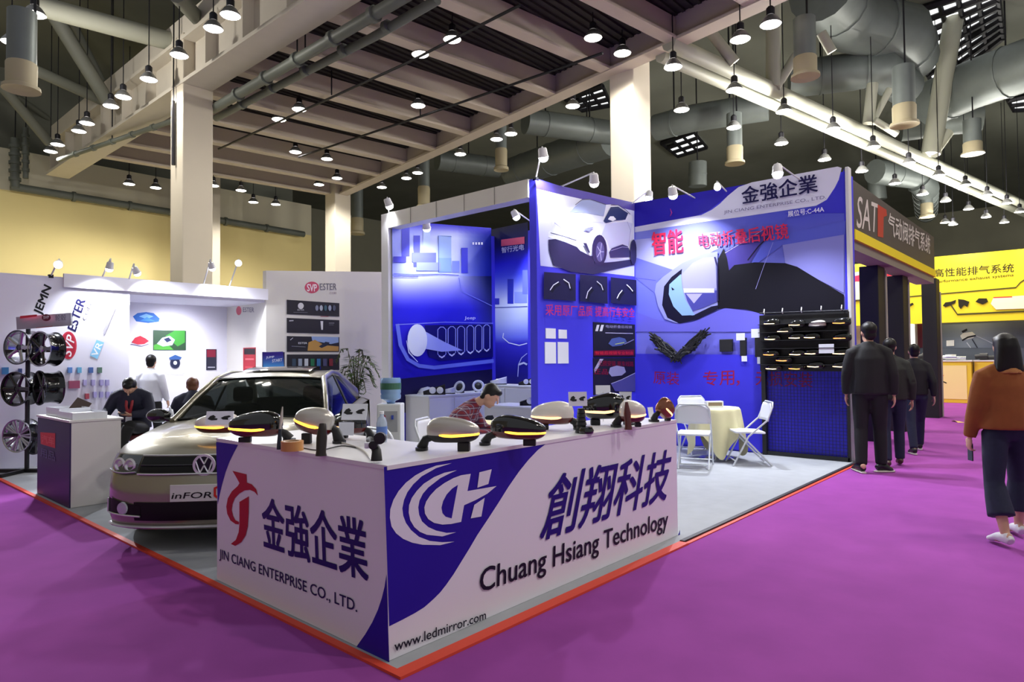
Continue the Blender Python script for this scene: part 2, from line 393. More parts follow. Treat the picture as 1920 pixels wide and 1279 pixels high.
# skylights
SKY = mat('skylight_glass', 'f2f6f4', .3, emit=1.3)
def skylight(q, nu, nv, label):
    P = [onZ(x, y, 14.1) for x, y in q]; c = sum(P, Vector())/4
    t = thing('skylight', label, 'skylight', c); L = [p-c for p in P]
    def at(u, v): return (L[0]*(1-u)+L[1]*u)*(1-v) + (L[3]*(1-u)+L[2]*u)*v
    fr = MB()
    for i in range(nu+1): fr.tube([at(i/nu, 0)-Vector((0,0,.05)), at(i/nu, 1)-Vector((0,0,.05))], .09, 6)
    for j in range(nv+1): fr.tube([at(0, j/nv)-Vector((0,0,.05)), at(1, j/nv)-Vector((0,0,.05))], .14, 6)
    obj('frame', fr, DARKMETAL, t)
    for j in range(nv):
        for i in range(nu):
            if (i*7+j*3) % 11 == 0: continue
            e = .03; a, b, c_, d = [at(u, v) for u, v in ((i/nu+e/nu, (j+e)/nv), ((i+1-e)/nu, (j+e)/nv), ((i+1-e)/nu, (j+1-e)/nv), ((i+e)/nu, (j+1-e)/nv))]
            obj('pane', MB().add([a, b, c_, d], [(0, 1, 2, 3)]), SKY, t)
skylight([(1695, 25), (1868, -30), (1880, 68), (1752, 168)], 5, 8, 'large barred skylight over the aisle truss')
skylight([(1885, 178), (1960, 150), (1990, 200), (1900, 205)], 2, 3, 'small skylight beyond the large barred one')
skylight([(1240, 268), (1300, 246), (1325, 275), (1270, 292)], 3, 3, 'distant skylight on the aisle side of the column')
skylight([(1060, 185), (1130, 160), (1145, 195), (1090, 205)], 3, 3, 'distant skylight on the header side of the column')

# high bay lamps
LAMPGLOW = mat('lamp_glow', 'fffaf0', .4, emit=14)
def lamp_proto(rod):
    t = thing('high_bay_lamp', None, None)
    obj('shade', MB().lathe([(.215, 0), (.205, .04), (.13, .15), (.08, .19), (.075, .17), (.12, .13), (.18, .03)], n=20, closed=True), mat('lamp_shade_metal', '8f9090', .35, .6), t, smooth=40)
    obj('diffuser', MB().lathe([(.2, .004), (.19, -.006), (.1, -.014), (0.0, -.016)], n=20), LAMPGLOW, t, smooth=40)
    obj('ballast', MB().lathe([(.07, .19), (.085, .2), (.085, .34), (.05, .38), (.02, .39)], n=14), DARKMETAL, t, smooth=40)
    obj('hanger', MB().tube([(0, 0, .38), (0, 0, rod)], .014, 6), DARKMETAL, t)
    return t
LPS = {}
def lamp(p, label, group):
    k = round((9.68 if (7.9 < p.x < edgeX(p.y) - .1 and 2 < p.y < 28) else 14.3) - p.z, 2)
    if k in LPS: t = copy_tree(LPS[k])
    else: t = LPS[k] = lamp_proto(k)
    t.location = p; tag(t, label, 'lamp', group)
    return t
LIGHTS = []
def lamp_row(pts, fmt, group, every=1, power=1.0, Z=9.0):
    for i, (x, y) in enumerate(pts):
        p = onZ(x, y, Z); lamp(p, fmt % ordinal(i), group)
        if i % every == 0: LIGHTS.append((p, power*every))
lamp_row([(95,285),(108,272),(148,247),(163,232),(208,200),(231,183),(279,150),(336,105),(400,55),(432,30)], 'high bay lamp beside the grey girder, %s from the yellow wall', 'high bay lamps beside the grey girder', 3)
lamp_row([(22,80),(65,28)], 'high bay lamp in the dark roof by the cream nozzle, %s from the yellow wall', 'high bay lamps in the dark roof', 2)
lamp_row([(523,225),(561,206),(788,103),(848,75)], 'high bay lamp on the middle conduit under the coffers, %s from the column', 'high bay lamps under the coffers', 2)
lamp_row([(554,286),(613,299),(632,335),(598,347),(784,199),(1112,72),(1167,101)], 'high bay lamp under the coffers along the edge beam, %s from the yellow wall', 'high bay lamps under the coffers', 3)
lamp_row([(242,346),(292,353),(400,349),(452,358),(475,380),(517,384)], 'small distant high bay lamp before the yellow wall, %s along it', 'far high bay lamps before the yellow wall', 2, 1.6, Z=8.6)
lamp_row([(716,352),(762,335),(783,325),(863,290),(931,262),(958,252),(1074,200)], 'high bay lamp just outside the edge beam, %s from the distant column', 'high bay lamps beyond the edge beam', 3)
lamp_row([(1262,127),(1278,207),(1377,170),(1388,75),(1445,47),(1376,240),(1470,210),(1562,243),(1465,270),(1546,300)], 'high bay lamp by the aisle truss, %s counted from the column', 'high bay lamps by the aisle truss', 3, 1.0, Z=8.3)
lamp_row([(1637,277),(1704,307),(1760,330),(1810,348),(1616,322),(1678,345),(1730,365),(1773,378),(1816,393),(1851,367),(1888,382),(1849,408),(1772,418),(1787,422),(1883,418),(1912,398)], 'distant high bay lamp over the aisle, %s counted from the blue poster wall', 'distant high bay lamps over the aisle', 3, 1.0, Z=8.1)
# the same lamps continue overhead, out of the frame
for i, (x, y) in enumerate([(4.5, -3), (8, -2), (10, -3.5), (11.5, 1.5), (18, -1), (15, -5), (24, 1)]):
    p = Vector((x, y, 9.0)); lamp(p, 'high bay lamp overhead on the camera side', 'high bay lamps overhead'); LIGHTS.append((p, 2.5 if i < 4 else 1.0))
for p, pw in LIGHTS:
    LC = (1.0, .95, .87)
    if 5.5 < p.x < edgeX(p.y) + 1.6: lamp_light('high_bay_light', 'SPOT', p + Vector((0, 0, -.03)), p + Vector((0, 0, -5)), HALL_W*pw*(1.0 if p.x > 7.2 else .55), LC, None, 2.75 if p.x > 7.2 else 2.95, .5, .18)
    else: lamp_light('high_bay_light', 'POINT', p + Vector((0, 0, -.22)), p + Vector((0, 0, -5)), HALL_W*pw*.85, LC, None, 0, 0, .17)
# ================================================================== blue booth: walls and printed pictures
BLUE = mat('blue_vinyl', '4641e2', .45, spec=.3)
ENDGREY = mat('panel_end_grey', '5b5866', .6)
WHITEPAINT = mat('white_panel', 'dcdad8', .55, noise=.02, nscale=3)
XB, Y0, YS, XF, YJ = 10.1, 2.61, 6.03, 7.37, 9.4
def zc(ox, oy, s): return lambda *p: [(ox + p[i]/s, oy + p[i+1]/s) for i in range(0, len(p), 2)]
# --- back wall with the big mirror picture
bw = thing('poster_wall', 'tall blue poster wall showing a huge silver wing mirror', 'display wall', (XB, Y0, 0))
obj('panel', MB().bb((0, .0, .013), (.4, YS-Y0+.1, 4.1)), BLUE, bw)
obj('end_post', MB().bb((-.02, -.05, .013), (.12, -.001, 4.16)), WHITEMETAL, bw, bevel=.01)
P = Print(lambda x, y: onX(x, y, XB), (-1, 0, 0))
Z7 = zc(1160, 300, 3.996); Z6 = zc(1180, 560, 4.126)
def sky(u, v):
    a = mixc('8d93ea', '4a50c8', min(1, u*1.3)); b = mixc('6f76e0', '8c8fda', u)
    c = mixc('7a78e2', '4e4ad0', u*.6)
    return mixc(mixc(a, b, v*1.6), c, (v-.55)*2)
P.gradient([(1190, 425), (1583, 372), (1586, 668), (1190, 665)], 16, 16, sky)
P.poly([(1190, 381), (1412, 344), (1388, 352), (1360, 372), (1328, 396), (1300, 407), (1190, 428)], '2a1fb0')
P.poly([(1583, 316), (1583, 400), (1470, 402), (1530, 388), (1552, 375), (1572, 345)], '3a36c8')
P.poly(Z7(120,505, 420,450, 620,415, 700,375, 760,330, 820,270, 900,205, 1000,170, 1640,52, 1672,62, 1650,150, 1620,210, 1560,300, 1480,345, 1300,372, 900,432, 620,468, 120,545), 'dfdff4')
P.poly(Z7(120,600, 760,540, 760,660, 500,790, 300,900, 120,740), 'b3b4f0')
P.poly(Z7(120,730, 300,790, 420,830, 300,900, 285,960, 285,1010, 120,880), '7377df')
P.line(Z7(120,885, 280,905), .8, '4a4ab8')
P.poly(Z7(1230,640, 1690,560, 1690,1000, 1500,900, 1340,805, 1250,775), '8b8cd8')
P.poly(Z7(1100,590, 1700,460, 1700,560, 1230,640, 1050,770, 1000,770), '5a62cf')
P.poly(Z7(130,1140, 260,1190, 420,1230, 560,1215, 800,1110, 1090,1150, 1090,1290, 130,1290), '6f6cdc')
# wing mirror
P.poly(Z7(800,690, 1110,510, 1150,520, 1000,745, 870,1000, 820,1110, 760,1000), '4b4098')
P.poly(Z7(870,790, 1020,770, 1250,776, 1340,803, 1500,900, 1690,1012, 1690,1160, 1090,1160, 960,1122, 800,1112, 745,1120, 750,740, 790,662, 815,740, 830,830), '15141f')
P.line(Z7(800,700, 1110,512), 1.0, 'c9c6f4'); P.line(Z7(970,755, 1050,650, 1130,575), 2.2, '1b1836'); P.line(Z7(1030,970, 1090,800, 1160,620), .8, 'a9a8ea')
P.poly(Z7(275,990, 285,930, 335,880, 480,775, 640,705, 745,690, 745,1110, 700,1125, 560,1195, 440,1225, 350,1195, 300,1100), '979bdc')
P.poly(Z7(345,950, 400,880, 480,818, 475,860, 410,925, 388,1000, 420,1090, 480,1160, 560,1168, 700,1100, 760,1090, 740,1125, 600,1195, 460,1228, 370,1185, 330,1090), '14122c')
P.poly(Z7(385,935, 470,858, 480,960, 505,1050, 560,1140, 575,1165, 480,1168, 415,1100, 380,1010), '90b6f2')
P.poly(Z7(400,955, 425,975, 405,980), '16142e')
P.poly(Z7(478,860, 560,775, 640,735, 725,730, 740,965, 490,968), 'a9a8e4')
P.poly(Z7(495,980, 740,980, 742,1065, 640,1110, 560,1135, 520,1060), '4c4ca4')
P.poly(Z7(490,965, 722,965, 722,998, 495,998), 'dcdaf6'); P.poly(Z7(510,1005, 632,1005, 570,1078), 'b5b0e6')
P.line(Z7(725,730, 745,800, 748,1060), 3, '2c2858')
# lettering
P.text('金強企業', *Z7(932,338, 1497,243, 925,212), '15104c', .015)
P.text('JIN CIANG ENTERPRISE CO., LTD.', *Z7(795,415, 1560,302, 795,385), '6b668e')
P.text('展位号:C-44A', *Z7(1275,432, 1545,394, 1272,388), 'f2f0ff', .01)
P.text('智能', *Z7(262,718, 492,694, 255,548), 'e02850', .02); P.text('电动折叠后视镜', *Z7(612,665, 1282,592, 602,560), 'd82a55', .012)
P.line(Z7(395,370, 405,400, 395,425), [1, 2.2, 1], 'c03a90')
# plain blue lower part, faint red slogan
P.poly([(1190, 664), (1430, 666), (1586, 668), (1590, 866), (1190, 822)], '3f3ad6')
RED = '9c1c44'
P.text('原装', *Z6(195,660, 395,672, 195,560), RED); P.text('专用', *Z6(580,678, 820,668, 580,562), RED); P.text('，', *Z6(835,675, 862,675, 835,635), RED)
P.text('无损安装', *Z6(985,672, 1425,690, 985,562), RED)
P.build('printed_picture', bw)

# --- side panel with the white car poster
sp = thing('poster_panel', 'blue side panel showing a white crossover car above three small pictures', 'display wall', (XF, YS, 0))
obj('panel', MB().bb((0, .0, .013), (XB-XF, .13, 4.1)), BLUE, sp)
P = Print(lambda x, y: onY(x, y, YS), (0, -1, 0))
ZA = zc(980, 320, 7.992); ZB = zc(990, 340, 3.196)
P.poly([(1003, 338), (1190, 381), (1190, 397), (1006, 355)], '574aa8')
P.gradient([(1006, 355), (1189, 396), (1189, 519), (1013, 499)], 8, 8, lambda u, v: mixc(mixc('f4f6ff', 'd4d8fa', u), 'b9bcf6', v*.9 - u*.3))
P.poly(ZB(160,490, 420,540, 630,500, 640,520, 640,470, 560,480, 300,500, 150,430), '6a62b4')
P.poly(ZA(455,690, 600,610, 690,600, 790,510, 880,440, 1000,432, 1240,515, 1310,512, 1420,520, 1540,600, 1640,690, 1668,900, 1668,1300, 1600,1330, 1290,1330, 1250,1080, 1150,970, 1070,1040, 1030,1260, 980,1275, 850,1190, 640,1085, 380,1000, 380,930, 450,870, 440,740), 'e6e9fb')
P.poly(ZA(1240,800, 1560,770, 1640,800, 1600,1000, 1580,1130, 1480,1110, 1300,1180, 1260,1060, 1180,960, 1210,880), 'cdd1f2'); P.poly(ZA(470,780, 640,860, 850,900, 1060,860, 1100,930, 1000,1040, 780,1050, 400,935), 'd6d9f4'); P.line(ZA(1560,770, 1610,900, 1580,1130), .7, '9a9cc8'); P.line(ZA(640,640, 900,760, 1200,790), .6, 'b4b9de')
P.poly(ZA(690,630, 790,530, 880,450, 1000,443, 1240,523, 1205,690, 950,640), 'a3aed8'); P.line(ZA(780,520, 880,440, 1000,432, 1240,515), 1.2, '4a4672')
P.poly(ZA(1200,762, 1310,552, 1420,545, 1570,645, 1530,740, 1380,755, 1240,792), '2b3668'); P.poly(ZA(1265,735, 1300,690, 1350,690, 1390,735, 1340,765), 'f4f6ff')
P.line(ZA(1310,520, 1420,520, 1540,600, 1600,660), .9, '262450')
P.poly(ZA(370,1040, 480,1030, 620,1075, 800,1150, 850,1210, 1000,1285, 1050,1280, 1060,1400, 1300,1380, 1660,1330, 1660,1420, 1300,1500, 1050,1560, 700,1520, 450,1420, 380,1200), '29244e')
P.poly(ZA(1280,1230, 1320,1170, 1480,1110, 1560,1140, 1600,1220, 1600,1300, 1300,1310), '39366a'); P.line(ZA(1310,1205, 1480,1150, 1570,1160), .8, 'b9b8e6')
def ellipse(cx, cy, rx, ry, n=20): return [(cx + rx*cos(2*pi*k/n), cy + ry*sin(2*pi*k/n)) for k in range(n)]
P.poly(ellipse(1122, 470, 14, 29), '2d2756'); P.poly(ellipse(1123, 473, 8, 19), '5b5590')
for k in range(5): P.line([(1123, 473), (1123+7*cos(1.26*k), 473+17*sin(1.26*k))], 1.0, 'c9c6ee')
P.poly(ellipse(1185, 474, 6, 24), '2d2756')
P.line(ZA(395,940, 600,995, 780,1055), 1.2, '2d2a55'); P.line(ZA(450,790, 530,850, 570,910, 610,870, 830,895), 1, '8a86b8'); P.poly(ZA(880,1090, 930,1095, 985,1235, 960,1240), '2d2a55'); P.poly(ZA(880,890, 960,860, 1040,850, 970,920), '8d90c4')
for q, arcs in [(((85,546), (275,560), (275,721), (82,708)), [[120,655,140,625,172,605], [200,590,232,612,240,645]]), (((298,561), (462,575), (465,737), (298,722)), [[335,705,345,665,368,638], [398,602,425,625,435,655]]), (((482,578), (635,595), (635,747), (482,733)), [[518,705,530,680,550,655], [575,622,595,640,612,662]])]:
    P.poly([(990+x/3.196, 340+y/3.196) for x, y in q], '1b173f')
    for a in arcs:
        P.line([(a_+2.5, b_+3.5) for a_, b_ in ZB(*a)], 5.5, '0a0818'); P.line(ZB(*a), 1.6, 'e8eaff')
P.text('采用原厂品质 提高行车安全', *ZB(88,806, 622,818, 88,738), 'c0306c', .01)
P.build('printed_picture', sp)
# papers and small posters fixed to the side panel
PAPER = mat('white_paper', 'e2e4ee', .7)
def flatbox_on_side(name, label, cat, x0, y0, x1, y1, M, group=None, th=.012):
    a = onY(x0, y0, YS); b = onY(x1, y1, YS)
    t = thing(name, label, cat, (a.x, YS, b.z), 0, group)
    obj('sheet' if cat == 'paper' else 'board', MB().bb((0, -th, 0), (b.x-a.x, -.0005, a.z-b.z)), M, t); return t
for (x0, y0, x1, y1, lb) in [(103,882,163,945,'small square paper'), (180,890,230,945,'smaller square paper'), (98,965,165,1093,'tall paper'), (175,965,240,1093,'narrower tall paper')]:
    flatbox_on_side('paper_sheet', 'white %s on the blue side panel, %s' % (lb, {'small square paper': 'upper of two beside the panel edge', 'smaller square paper': 'upper, towards the black posters', 'tall paper': 'lower of two beside the panel edge', 'narrower tall paper': 'lower, towards the black posters'}[lb]), 'paper', 990+x0/3.196, 340+y0/3.196, 990+x1/3.196, 340+y1/3.196, PAPER, 'papers on the side panel')
BLACKBOARD = mat('black_poster_board', '121018', .5)
t = flatbox_on_side('mirror_poster', 'black mirror poster with white heading and red strip, upper on the side panel', 'poster', *ZB(388,845)[0], *ZB(640,1056)[0], BLACKBOARD)
P = Print(lambda x, y: onY(x, y, YS-.013), (0, -1, 0))
P.polyn([ZB(402,900, 412,862, 428,862, 418,900), ZB(428,900, 438,862, 454,862, 444,900)], 'd8d8e4'); P.text('电动折叠后视镜', *ZB(465,880, 622,884, 465,862), '9a96c0'); P.line(ZB(462,910, 628,914), 1.2, 'b9b6d8')
P.poly(ZB(480,975, 500,945, 545,935, 580,945, 590,965, 560,985, 505,992), '4a5a9a'); P.line(ZB(520,978, 575,968), 1, 'd8e858'); P.line(ZB(575,978, 632,950), 1.4, '8a88b8')
P.poly(ZB(392,1018, 632,1010, 632,1046, 392,1046), '6e1030'); P.text('智能后视镜专业制造', *ZB(400,1040, 628,1040, 400,1020), 'd02a3c', .01)
P.build('printed_picture', t)
t = flatbox_on_side('mirror_poster', 'black poster of a silver wing mirror, lower on the side panel', 'poster', *ZB(388,1062)[0], *ZB(640,1262)[0], BLACKBOARD)
P = Print(lambda x, y: onY(x, y, YS-.013), (0, -1, 0))
P.poly(ZB(395,1130, 430,1066, 452,1066, 400,1150), 'a8a4c4'); P.text('无损安装 原车线路', *ZB(420,1108, 632,1112, 420,1075), '8a1430'); P.text('正品', *ZB(395,1158, 478,1160, 395,1125), '8a1430')
P.poly(ZB(482,1150, 490,1118, 530,1106, 575,1115, 585,1145, 560,1165, 500,1172), '8f8cb8'); P.poly(ZB(495,1215, 560,1190, 640,1150, 640,1260, 520,1260), '4a478c'); P.line(ZB(495,1215, 560,1190, 640,1150), 1, 'b9b6e0')
P.build('printed_picture', t)

# --- headlamp bay: white header beam, post, two printed walls
hb = thing('booth_header', 'white header beam spanning the headlamp bay', 'header beam', (XF, YS+.13, 3.84))
obj('beam_case', MB().bb((-.03, 0, 0), (.2, YJ-YS-.13+.03, .27)), mat('header_white', 'd9d5c8', .5), hb)
for k in range(1, 5): obj('joint_strip', MB().bb((-.034, k*.66, 0), (-.031, k*.66+.012, .27)), mat('joint_grey', '8a877e', .6), hb)
bp = thing('booth_post', 'white post at the end of the header beam, beside the plant', 'post', (XF-.03, YJ+.03, 0))
obj('shaft', MB().bb((0, 0, .013), (.22, .2, 4.11)), WHITEPAINT, bp, bevel=.008)
jw = thing('poster_wall', 'blue printed wall of an off-road car grille with a glowing headlamp', 'display wall', (XF+.2, YJ, 0))
obj('panel', MB().bb((0, 0, .013), (XB-XF-.2, .12, 4.05)), BLUE, jw)
ZF = zc(690, 400, 3.553); P = Print(lambda x, y: onY(x, y, YJ), (0, -1, 0))
def jeepsky(u, v):
    c = mixc('a9b4ff', 'e4f0ff', 1-abs(u-.55)*2.2); c = mixc(c, '1a2a9c', (u-.62)*3); c = mixc('2620c8', c, v*5)
    return c
P.gradient(ZF(160,50, 820,100, 822,420, 162,425), 16, 12, jeepsky)
P.gradient(ZF(162,425, 822,420, 824,740, 164,740), 16, 10, lambda u, v: mixc(mixc('d4dcff', '2a26d8', v*1.5), '101a52', (u-.62)*3 - v*.6))
P.gradient(ZF(164,740, 824,740, 826,1110, 166,1110), 10, 8, lambda u, v: mixc('3028dc', '2016b4', v))
P.poly(ZF(166,1110, 430,1082, 826,1040, 826,1330, 166,1330), '1b1748')
for x0, y0, x1, y1, c in [(222,85,275,290,'5a5cd6'), (302,150,345,360,'5c5fd8'), (365,60,412,250,'c4d8fb'), (465,150,552,300,'a9c6f4'), (465,300,552,395,'8fb0ee'), (618,232,662,400,'4a4ed2'), (290,265,450,330,'7278e0'), (320,330,480,385,'9aa6f0'), (556,320,605,395,'8a9cf0'), (165,290,250,330,'5250d0')]: P.rect(*ZF(x0,y0)[0], *ZF(x1,y1)[0], c)
P.line(ZF(466,395, 466,152, 552,158), .8, '2f3aa0')
P.line(ZF(165,405, 300,412, 480,408, 600,415), 1.4, '5a5ad2'); P.line(ZF(165,424, 330,424), 1.6, '6a6ad8')
P.line(ZF(600,430, 615,520, 760,590, 822,620), 1.2, '7f8ae8')
for k in range(4): P.rect(*ZF(690+19*k,196)[0], *ZF(701+19*k,212)[0], 'f0f4ff')
P.poly(ZF(370,748, 824,742, 826,960, 480,985, 400,960), '14126a')
for k, (x0, x1, y0, y1) in enumerate([(458,512,760,958), (526,576,757,946), (588,636,755,938), (650,696,750,930), (706,750,748,922), (760,802,745,915)]):
    w = (x1-x0)*.32
    P.line(ZF(x0,y0+w, x0+w,y0, x1-w,y0, x1,y0+w, x1,y1-w, x1-w,y1, x0+w,y1, x0,y1-w, x0,y0+w), 1.5, 'a9b4fa'); P.line(ZF(x0+w*.5,y1-6, (x0+x1)/2,y1+6, x1-w*.5,y1-8), 2.6, 'e2e8ff')
P.poly(ZF(372,790, 500,860, 620,915, 480,925, 372,905), 'aab6fb')
P.poly([ZF(318 + 66*cos(2*pi*k/24), 848 + 108*sin(2*pi*k/24))[0] for k in range(24)], 'e9f2ff')
P.line(ZF(185,740, 205,880, 255,975, 330,1018, 430,1030, 826,985), 7, '6f80ee'); P.line(ZF(245,850, 262,930, 320,992), [1, 2.5, 1], 'd4dcff')
P.line(ZF(172,745, 500,728, 822,735), 1.4, '8c94f0')
P.text('Jeep', *ZF(630,716, 703,714, 632,690), 'eef2ff', .01)
P.build('printed_picture', jw)
kw = thing('poster_wall', 'narrow blue printed wall of a night skyline above a dark car', 'display wall', (XB, YS+.13, 0))
obj('panel', MB().bb((0, .02, .013), (.12, YJ-YS-.13, 4.05)), BLUE, kw)
P = Print(lambda x, y: onX(x, y, XB), (-1, 0, 0))
def night(u, v):
    for a, b, c0, c1 in [(0, .1, '14163c', '181a60'), (.1, .22, '181a60', '2a28e0'), (.22, .3, '2a28e0', '4a58ea'), (.3, .44, '4a58ea', 'd4e0ff'), (.44, .55, 'd4e0ff', 'b9c8fa'), (.55, .66, 'b9c8fa', '5a66ea'), (.66, .8, '3a36d8', '1f1c9a'), (.8, 1.01, '1f1c9a', '0f0e46')]:
        if a <= v <= b: return mixc(c0, c1, (v-a)/(b-a))
P.gradient(ZF(817,110, 1066,60, 1066,1250, 826,1230), 3, 28, night)
P.rect(*ZF(930,440)[0], *ZF(970,605)[0], '2c36b8'); P.rect(*ZF(975,525)[0], *ZF(1062,600)[0], '8494ee'); P.rect(*ZF(1030,380)[0], *ZF(1064,540)[0], '6a76e2'); P.rect(*ZF(826,568)[0], *ZF(876,610)[0], '3a3ec8')
P.line(ZF(820,632, 1064,622), 1.2, '2a3a9a')
P.line(ZF(905,800, 900,830, 940,865, 1010,882, 1062,868), 1.8, 'dfe6ff'); P.line(ZF(1062,935, 1025,965, 1005,1010, 1000,1090), 1.4, 'aab4f4'); P.line(ZF(1008,1010, 1040,998, 1062,1010), 3.5, 'c4cef6')
P.poly(ZF(890,178, 1045,158, 1045,205, 890,222), 'e0607c'); P.text('智行光电', *ZF(893,268, 1042,246, 893,230), 'c9ccf4', .02)
P.build('printed_picture', kw)

# --- floodlights on the wall tops
SPOTGLOW = mat('spot_glow', 'f6f8ff', .3, emit=14)
def booth_spot(loc, target, foot, label, power=1.0, light=True, glow=None, sc=1.0):
    t = thing('booth_spotlight', label, 'spotlight', loc, 0, 'floodlights on the booth walls')
    d = (Vector(target) - Vector(loc)).normalized(); R = d.to_track_quat('Z', 'Y').to_matrix()
    obj('head', MB().lathe([(.05*sc, -.13*sc), (.062*sc, -.11*sc), (.07*sc, -.02*sc), (.08*sc, 0), (.07*sc, .004), (.066*sc, -.02*sc)], (0, 0, 0), R, 18), WHITEMETAL, t, smooth=40)
    obj('lens', MB().lathe([(.07*sc, -.005), (.066*sc, .03*sc), (.05*sc, .055*sc), (.025*sc, .068*sc), (0, .072*sc)], (0, 0, 0), R, 18), glow or SPOTGLOW, t, smooth=40)
    f = Vector(foot) - Vector(loc)
    obj('arm', MB().tube([-d*.1, -d*.1 + Vector((0, 0, .05)), f], .012, 8), WHITEMETAL, t, smooth=40)
    obj('clamp', MB().box(f, (.06, .06, .05)), DARKMETAL, t)
    if light:
        lamp_light('floodlight', 'SPOT', d*.09*sc, d*3, BOOTH_W*power, (.86, .9, 1.0), t, 2.0, .7, .05)
booth_spot(onX(1262, 366, 9.35), (10.1, 5.0, 2.3), (XB+.05, onX(1262, 366, 9.35).y, 4.1), 'white floodlight over the blue top band of the mirror picture', .8)
booth_spot(onX(1458, 326, 9.2), (8.7, 3.0, 1.0), (XB+.05, onX(1458, 326, 9.2).y, 4.1), 'glaring floodlight above the company name on the mirror picture', 1.6)
booth_spot(onY(1114, 343, 5.45), (8.9, 6.0, 2.2), (onY(1114, 343, 5.45).x, YS+.05, 4.1), 'floodlight above the white car poster', .4)
booth_spot(onY(1216, 372, 5.9), (9.6, 5.9, 2), (9.9, YS+.05, 4.1), 'small floodlight at the inner corner of the blue walls', .5)
booth_spot((7.32, 5.85, 4.36), (7.9, 6.0, 2.3), (7.4, 6.06, 4.1), 'floodlight on the outer corner of the side panel', .4)
booth_spot(onX(730, 386, 7.3), (8.3, 9.3, 2.2), (7.42, 9.5, 4.1), 'floodlight on the post end of the white header beam', .7)
booth_spot(onX(968, 407, 9.4), (10.0, 7.6, 2.5), (XB+.03, onX(968, 407, 9.4).y, 4.05), 'floodlight inside the headlamp bay above the skyline wall', 1.0)
booth_spot(onY(800, 428, 8.8), (8.5, 9.4, 2.4), (onY(800, 428, 8.8).x, YJ+.05, 4.05), 'floodlight inside the headlamp bay above the grille wall', .35)
# added fill floodlight, turned outwards to brighten the inside of the booth
booth_spot(onX(1345, 352, 9.75), (5.5, 2.0, 0), (XB+.05, onX(1345, 352, 9.75).y, 4.1), 'added fill floodlight on the mirror picture wall turned out over the tables', 2.4, sc=.7)
# ================================================================== the L-shaped counter with its printed fronts
CX, CY, CT = 2.05, 2.645, .95
CWHITE = mat('counter_white_vinyl', 'eae8f0', .4, spec=.35)
ct = thing('reception_counter', 'white and deep blue L-shaped counter standing on the corner of the grey carpet', 'counter', (CX, CY, 0))
obj('side_front', MB().bb((0, .0, .014), (.02, 1.86, CT)), CWHITE, ct)
obj('long_front', MB().bb((.02, 0, .014), (3.0, .02, CT)), CWHITE, ct)
obj('end_panel', MB().bb((.02, 1.84, .014), (.68, 1.86, CT)), CWHITE, ct)
obj('end_panel', MB().bb((2.98, .02, .014), (3.0, .55, CT)), CWHITE, ct)
obj('back_panel', MB().bb((.66, .57, .014), (.68, 1.84, CT)), CWHITE, ct)
obj('back_panel', MB().bb((.68, .53, .014), (2.98, .55, CT)), CWHITE, ct)
obj('top_board', MB().prism([(-.005, -.005, CT), (3.005, -.005, CT), (3.005, .56, CT), (.69, .56, CT), (.69, 1.865, CT), (-.005, 1.865, CT)], (0, 0, .022)), mat('counter_top_white', 'e2e0e4', .35), ct)
TOPZ = CT + .0225
NAVY = '26159a'
P = Print(lambda x, y: onX(x, y, CX), (-1, 0, 0), .0006)
G1 = zc(380, 800, 2.669); G3 = zc(350, 740, 4.567); G2 = zc(700, 780, 2.563)
P.poly(G1(68,78, 178,92, 158,130, 136,175, 116,228, 98,290, 85,345, 76,392), NAVY)
P.poly(G1(921,740, 912,800, 898,858, 878,918, 850,980, 815,1040, 764,1112, 936,1193), NAVY)
P.poly(G3(395,655, 515,685, 518,755, 560,770, 598,812, 612,868, 585,835, 545,818, 500,822, 452,850, 415,890, 395,940, 388,990, 400,1040, 420,1078, 450,1092, 450,1114, 420,1110, 378,1080, 350,1022, 342,960, 355,890, 390,830, 440,785, 455,760, 425,705), 'b3161c')
P.poly(G1(186,378, 233,350, 232,430, 228,500, 217,545, 195,580, 165,598, 143,588, 168,568, 182,530, 186,490), 'b3161c')
P.text('金強企業', *G1(306,606, 830,778, 298,352), '1d1467', .018)
P.text('JIN CIANG ENTERPRISE CO., LTD.', *G1(86,672, 776,948, 86,612), '1b1652', .008)
P.build('side_graphic', ct, rough=.4)
P = Print(lambda x, y: onY(x, y, CY), (0, -1, 0), .0006)
P.poly(G2(50,247, 838,128, 790,165, 745,212, 700,268, 650,340, 600,420, 550,497, 500,572, 460,640, 420,705, 385,762, 350,812, 320,850, 290,880, 245,920, 200,948, 140,980, 76,1012), NAVY)
P.poly(G2(1434,624, 1458,590, 1473,548, 1473,606), NAVY)
WH = 'e6e4f0'
P.poly(G2(375,228, 300,240, 250,260, 200,287, 155,322, 120,362, 95,405, 80,450, 78,490, 86,532, 108,565, 142,592, 185,610, 235,620, 320,622, 388,605, 330,608, 270,602, 218,582, 180,550, 155,515, 142,480, 138,445, 146,405, 162,368, 190,330, 230,292, 300,252), WH)
P.poly(G2(400,262, 340,274, 290,295, 240,327, 208,360, 183,395, 170,430, 168,465, 176,503, 195,535, 222,558, 255,572, 330,580, 396,560, 350,563, 300,552, 262,535, 232,508, 218,475, 214,440, 220,408, 236,375, 262,345, 320,300, 370,275), WH)
P.poly(G2(466,279, 420,286, 382,300, 340,323, 300,352, 272,382, 252,412, 243,440, 246,470, 262,497, 290,515, 330,523, 372,520, 420,510, 434,430, 490,405, 545,375, 590,338, 520,350, 450,362), WH)
P.poly(G2(404,332, 376,350, 350,378, 333,410, 325,442, 330,468, 345,485, 374,493), NAVY)
P.poly(G2(507,272, 566,257, 550,328, 497,346), WH); P.poly(G2(482,428, 532,394, 516,484, 465,493), WH)
P.text('創翔科技', *G2(795,606, 1402,402, 858,288), '1d0f78', .016)
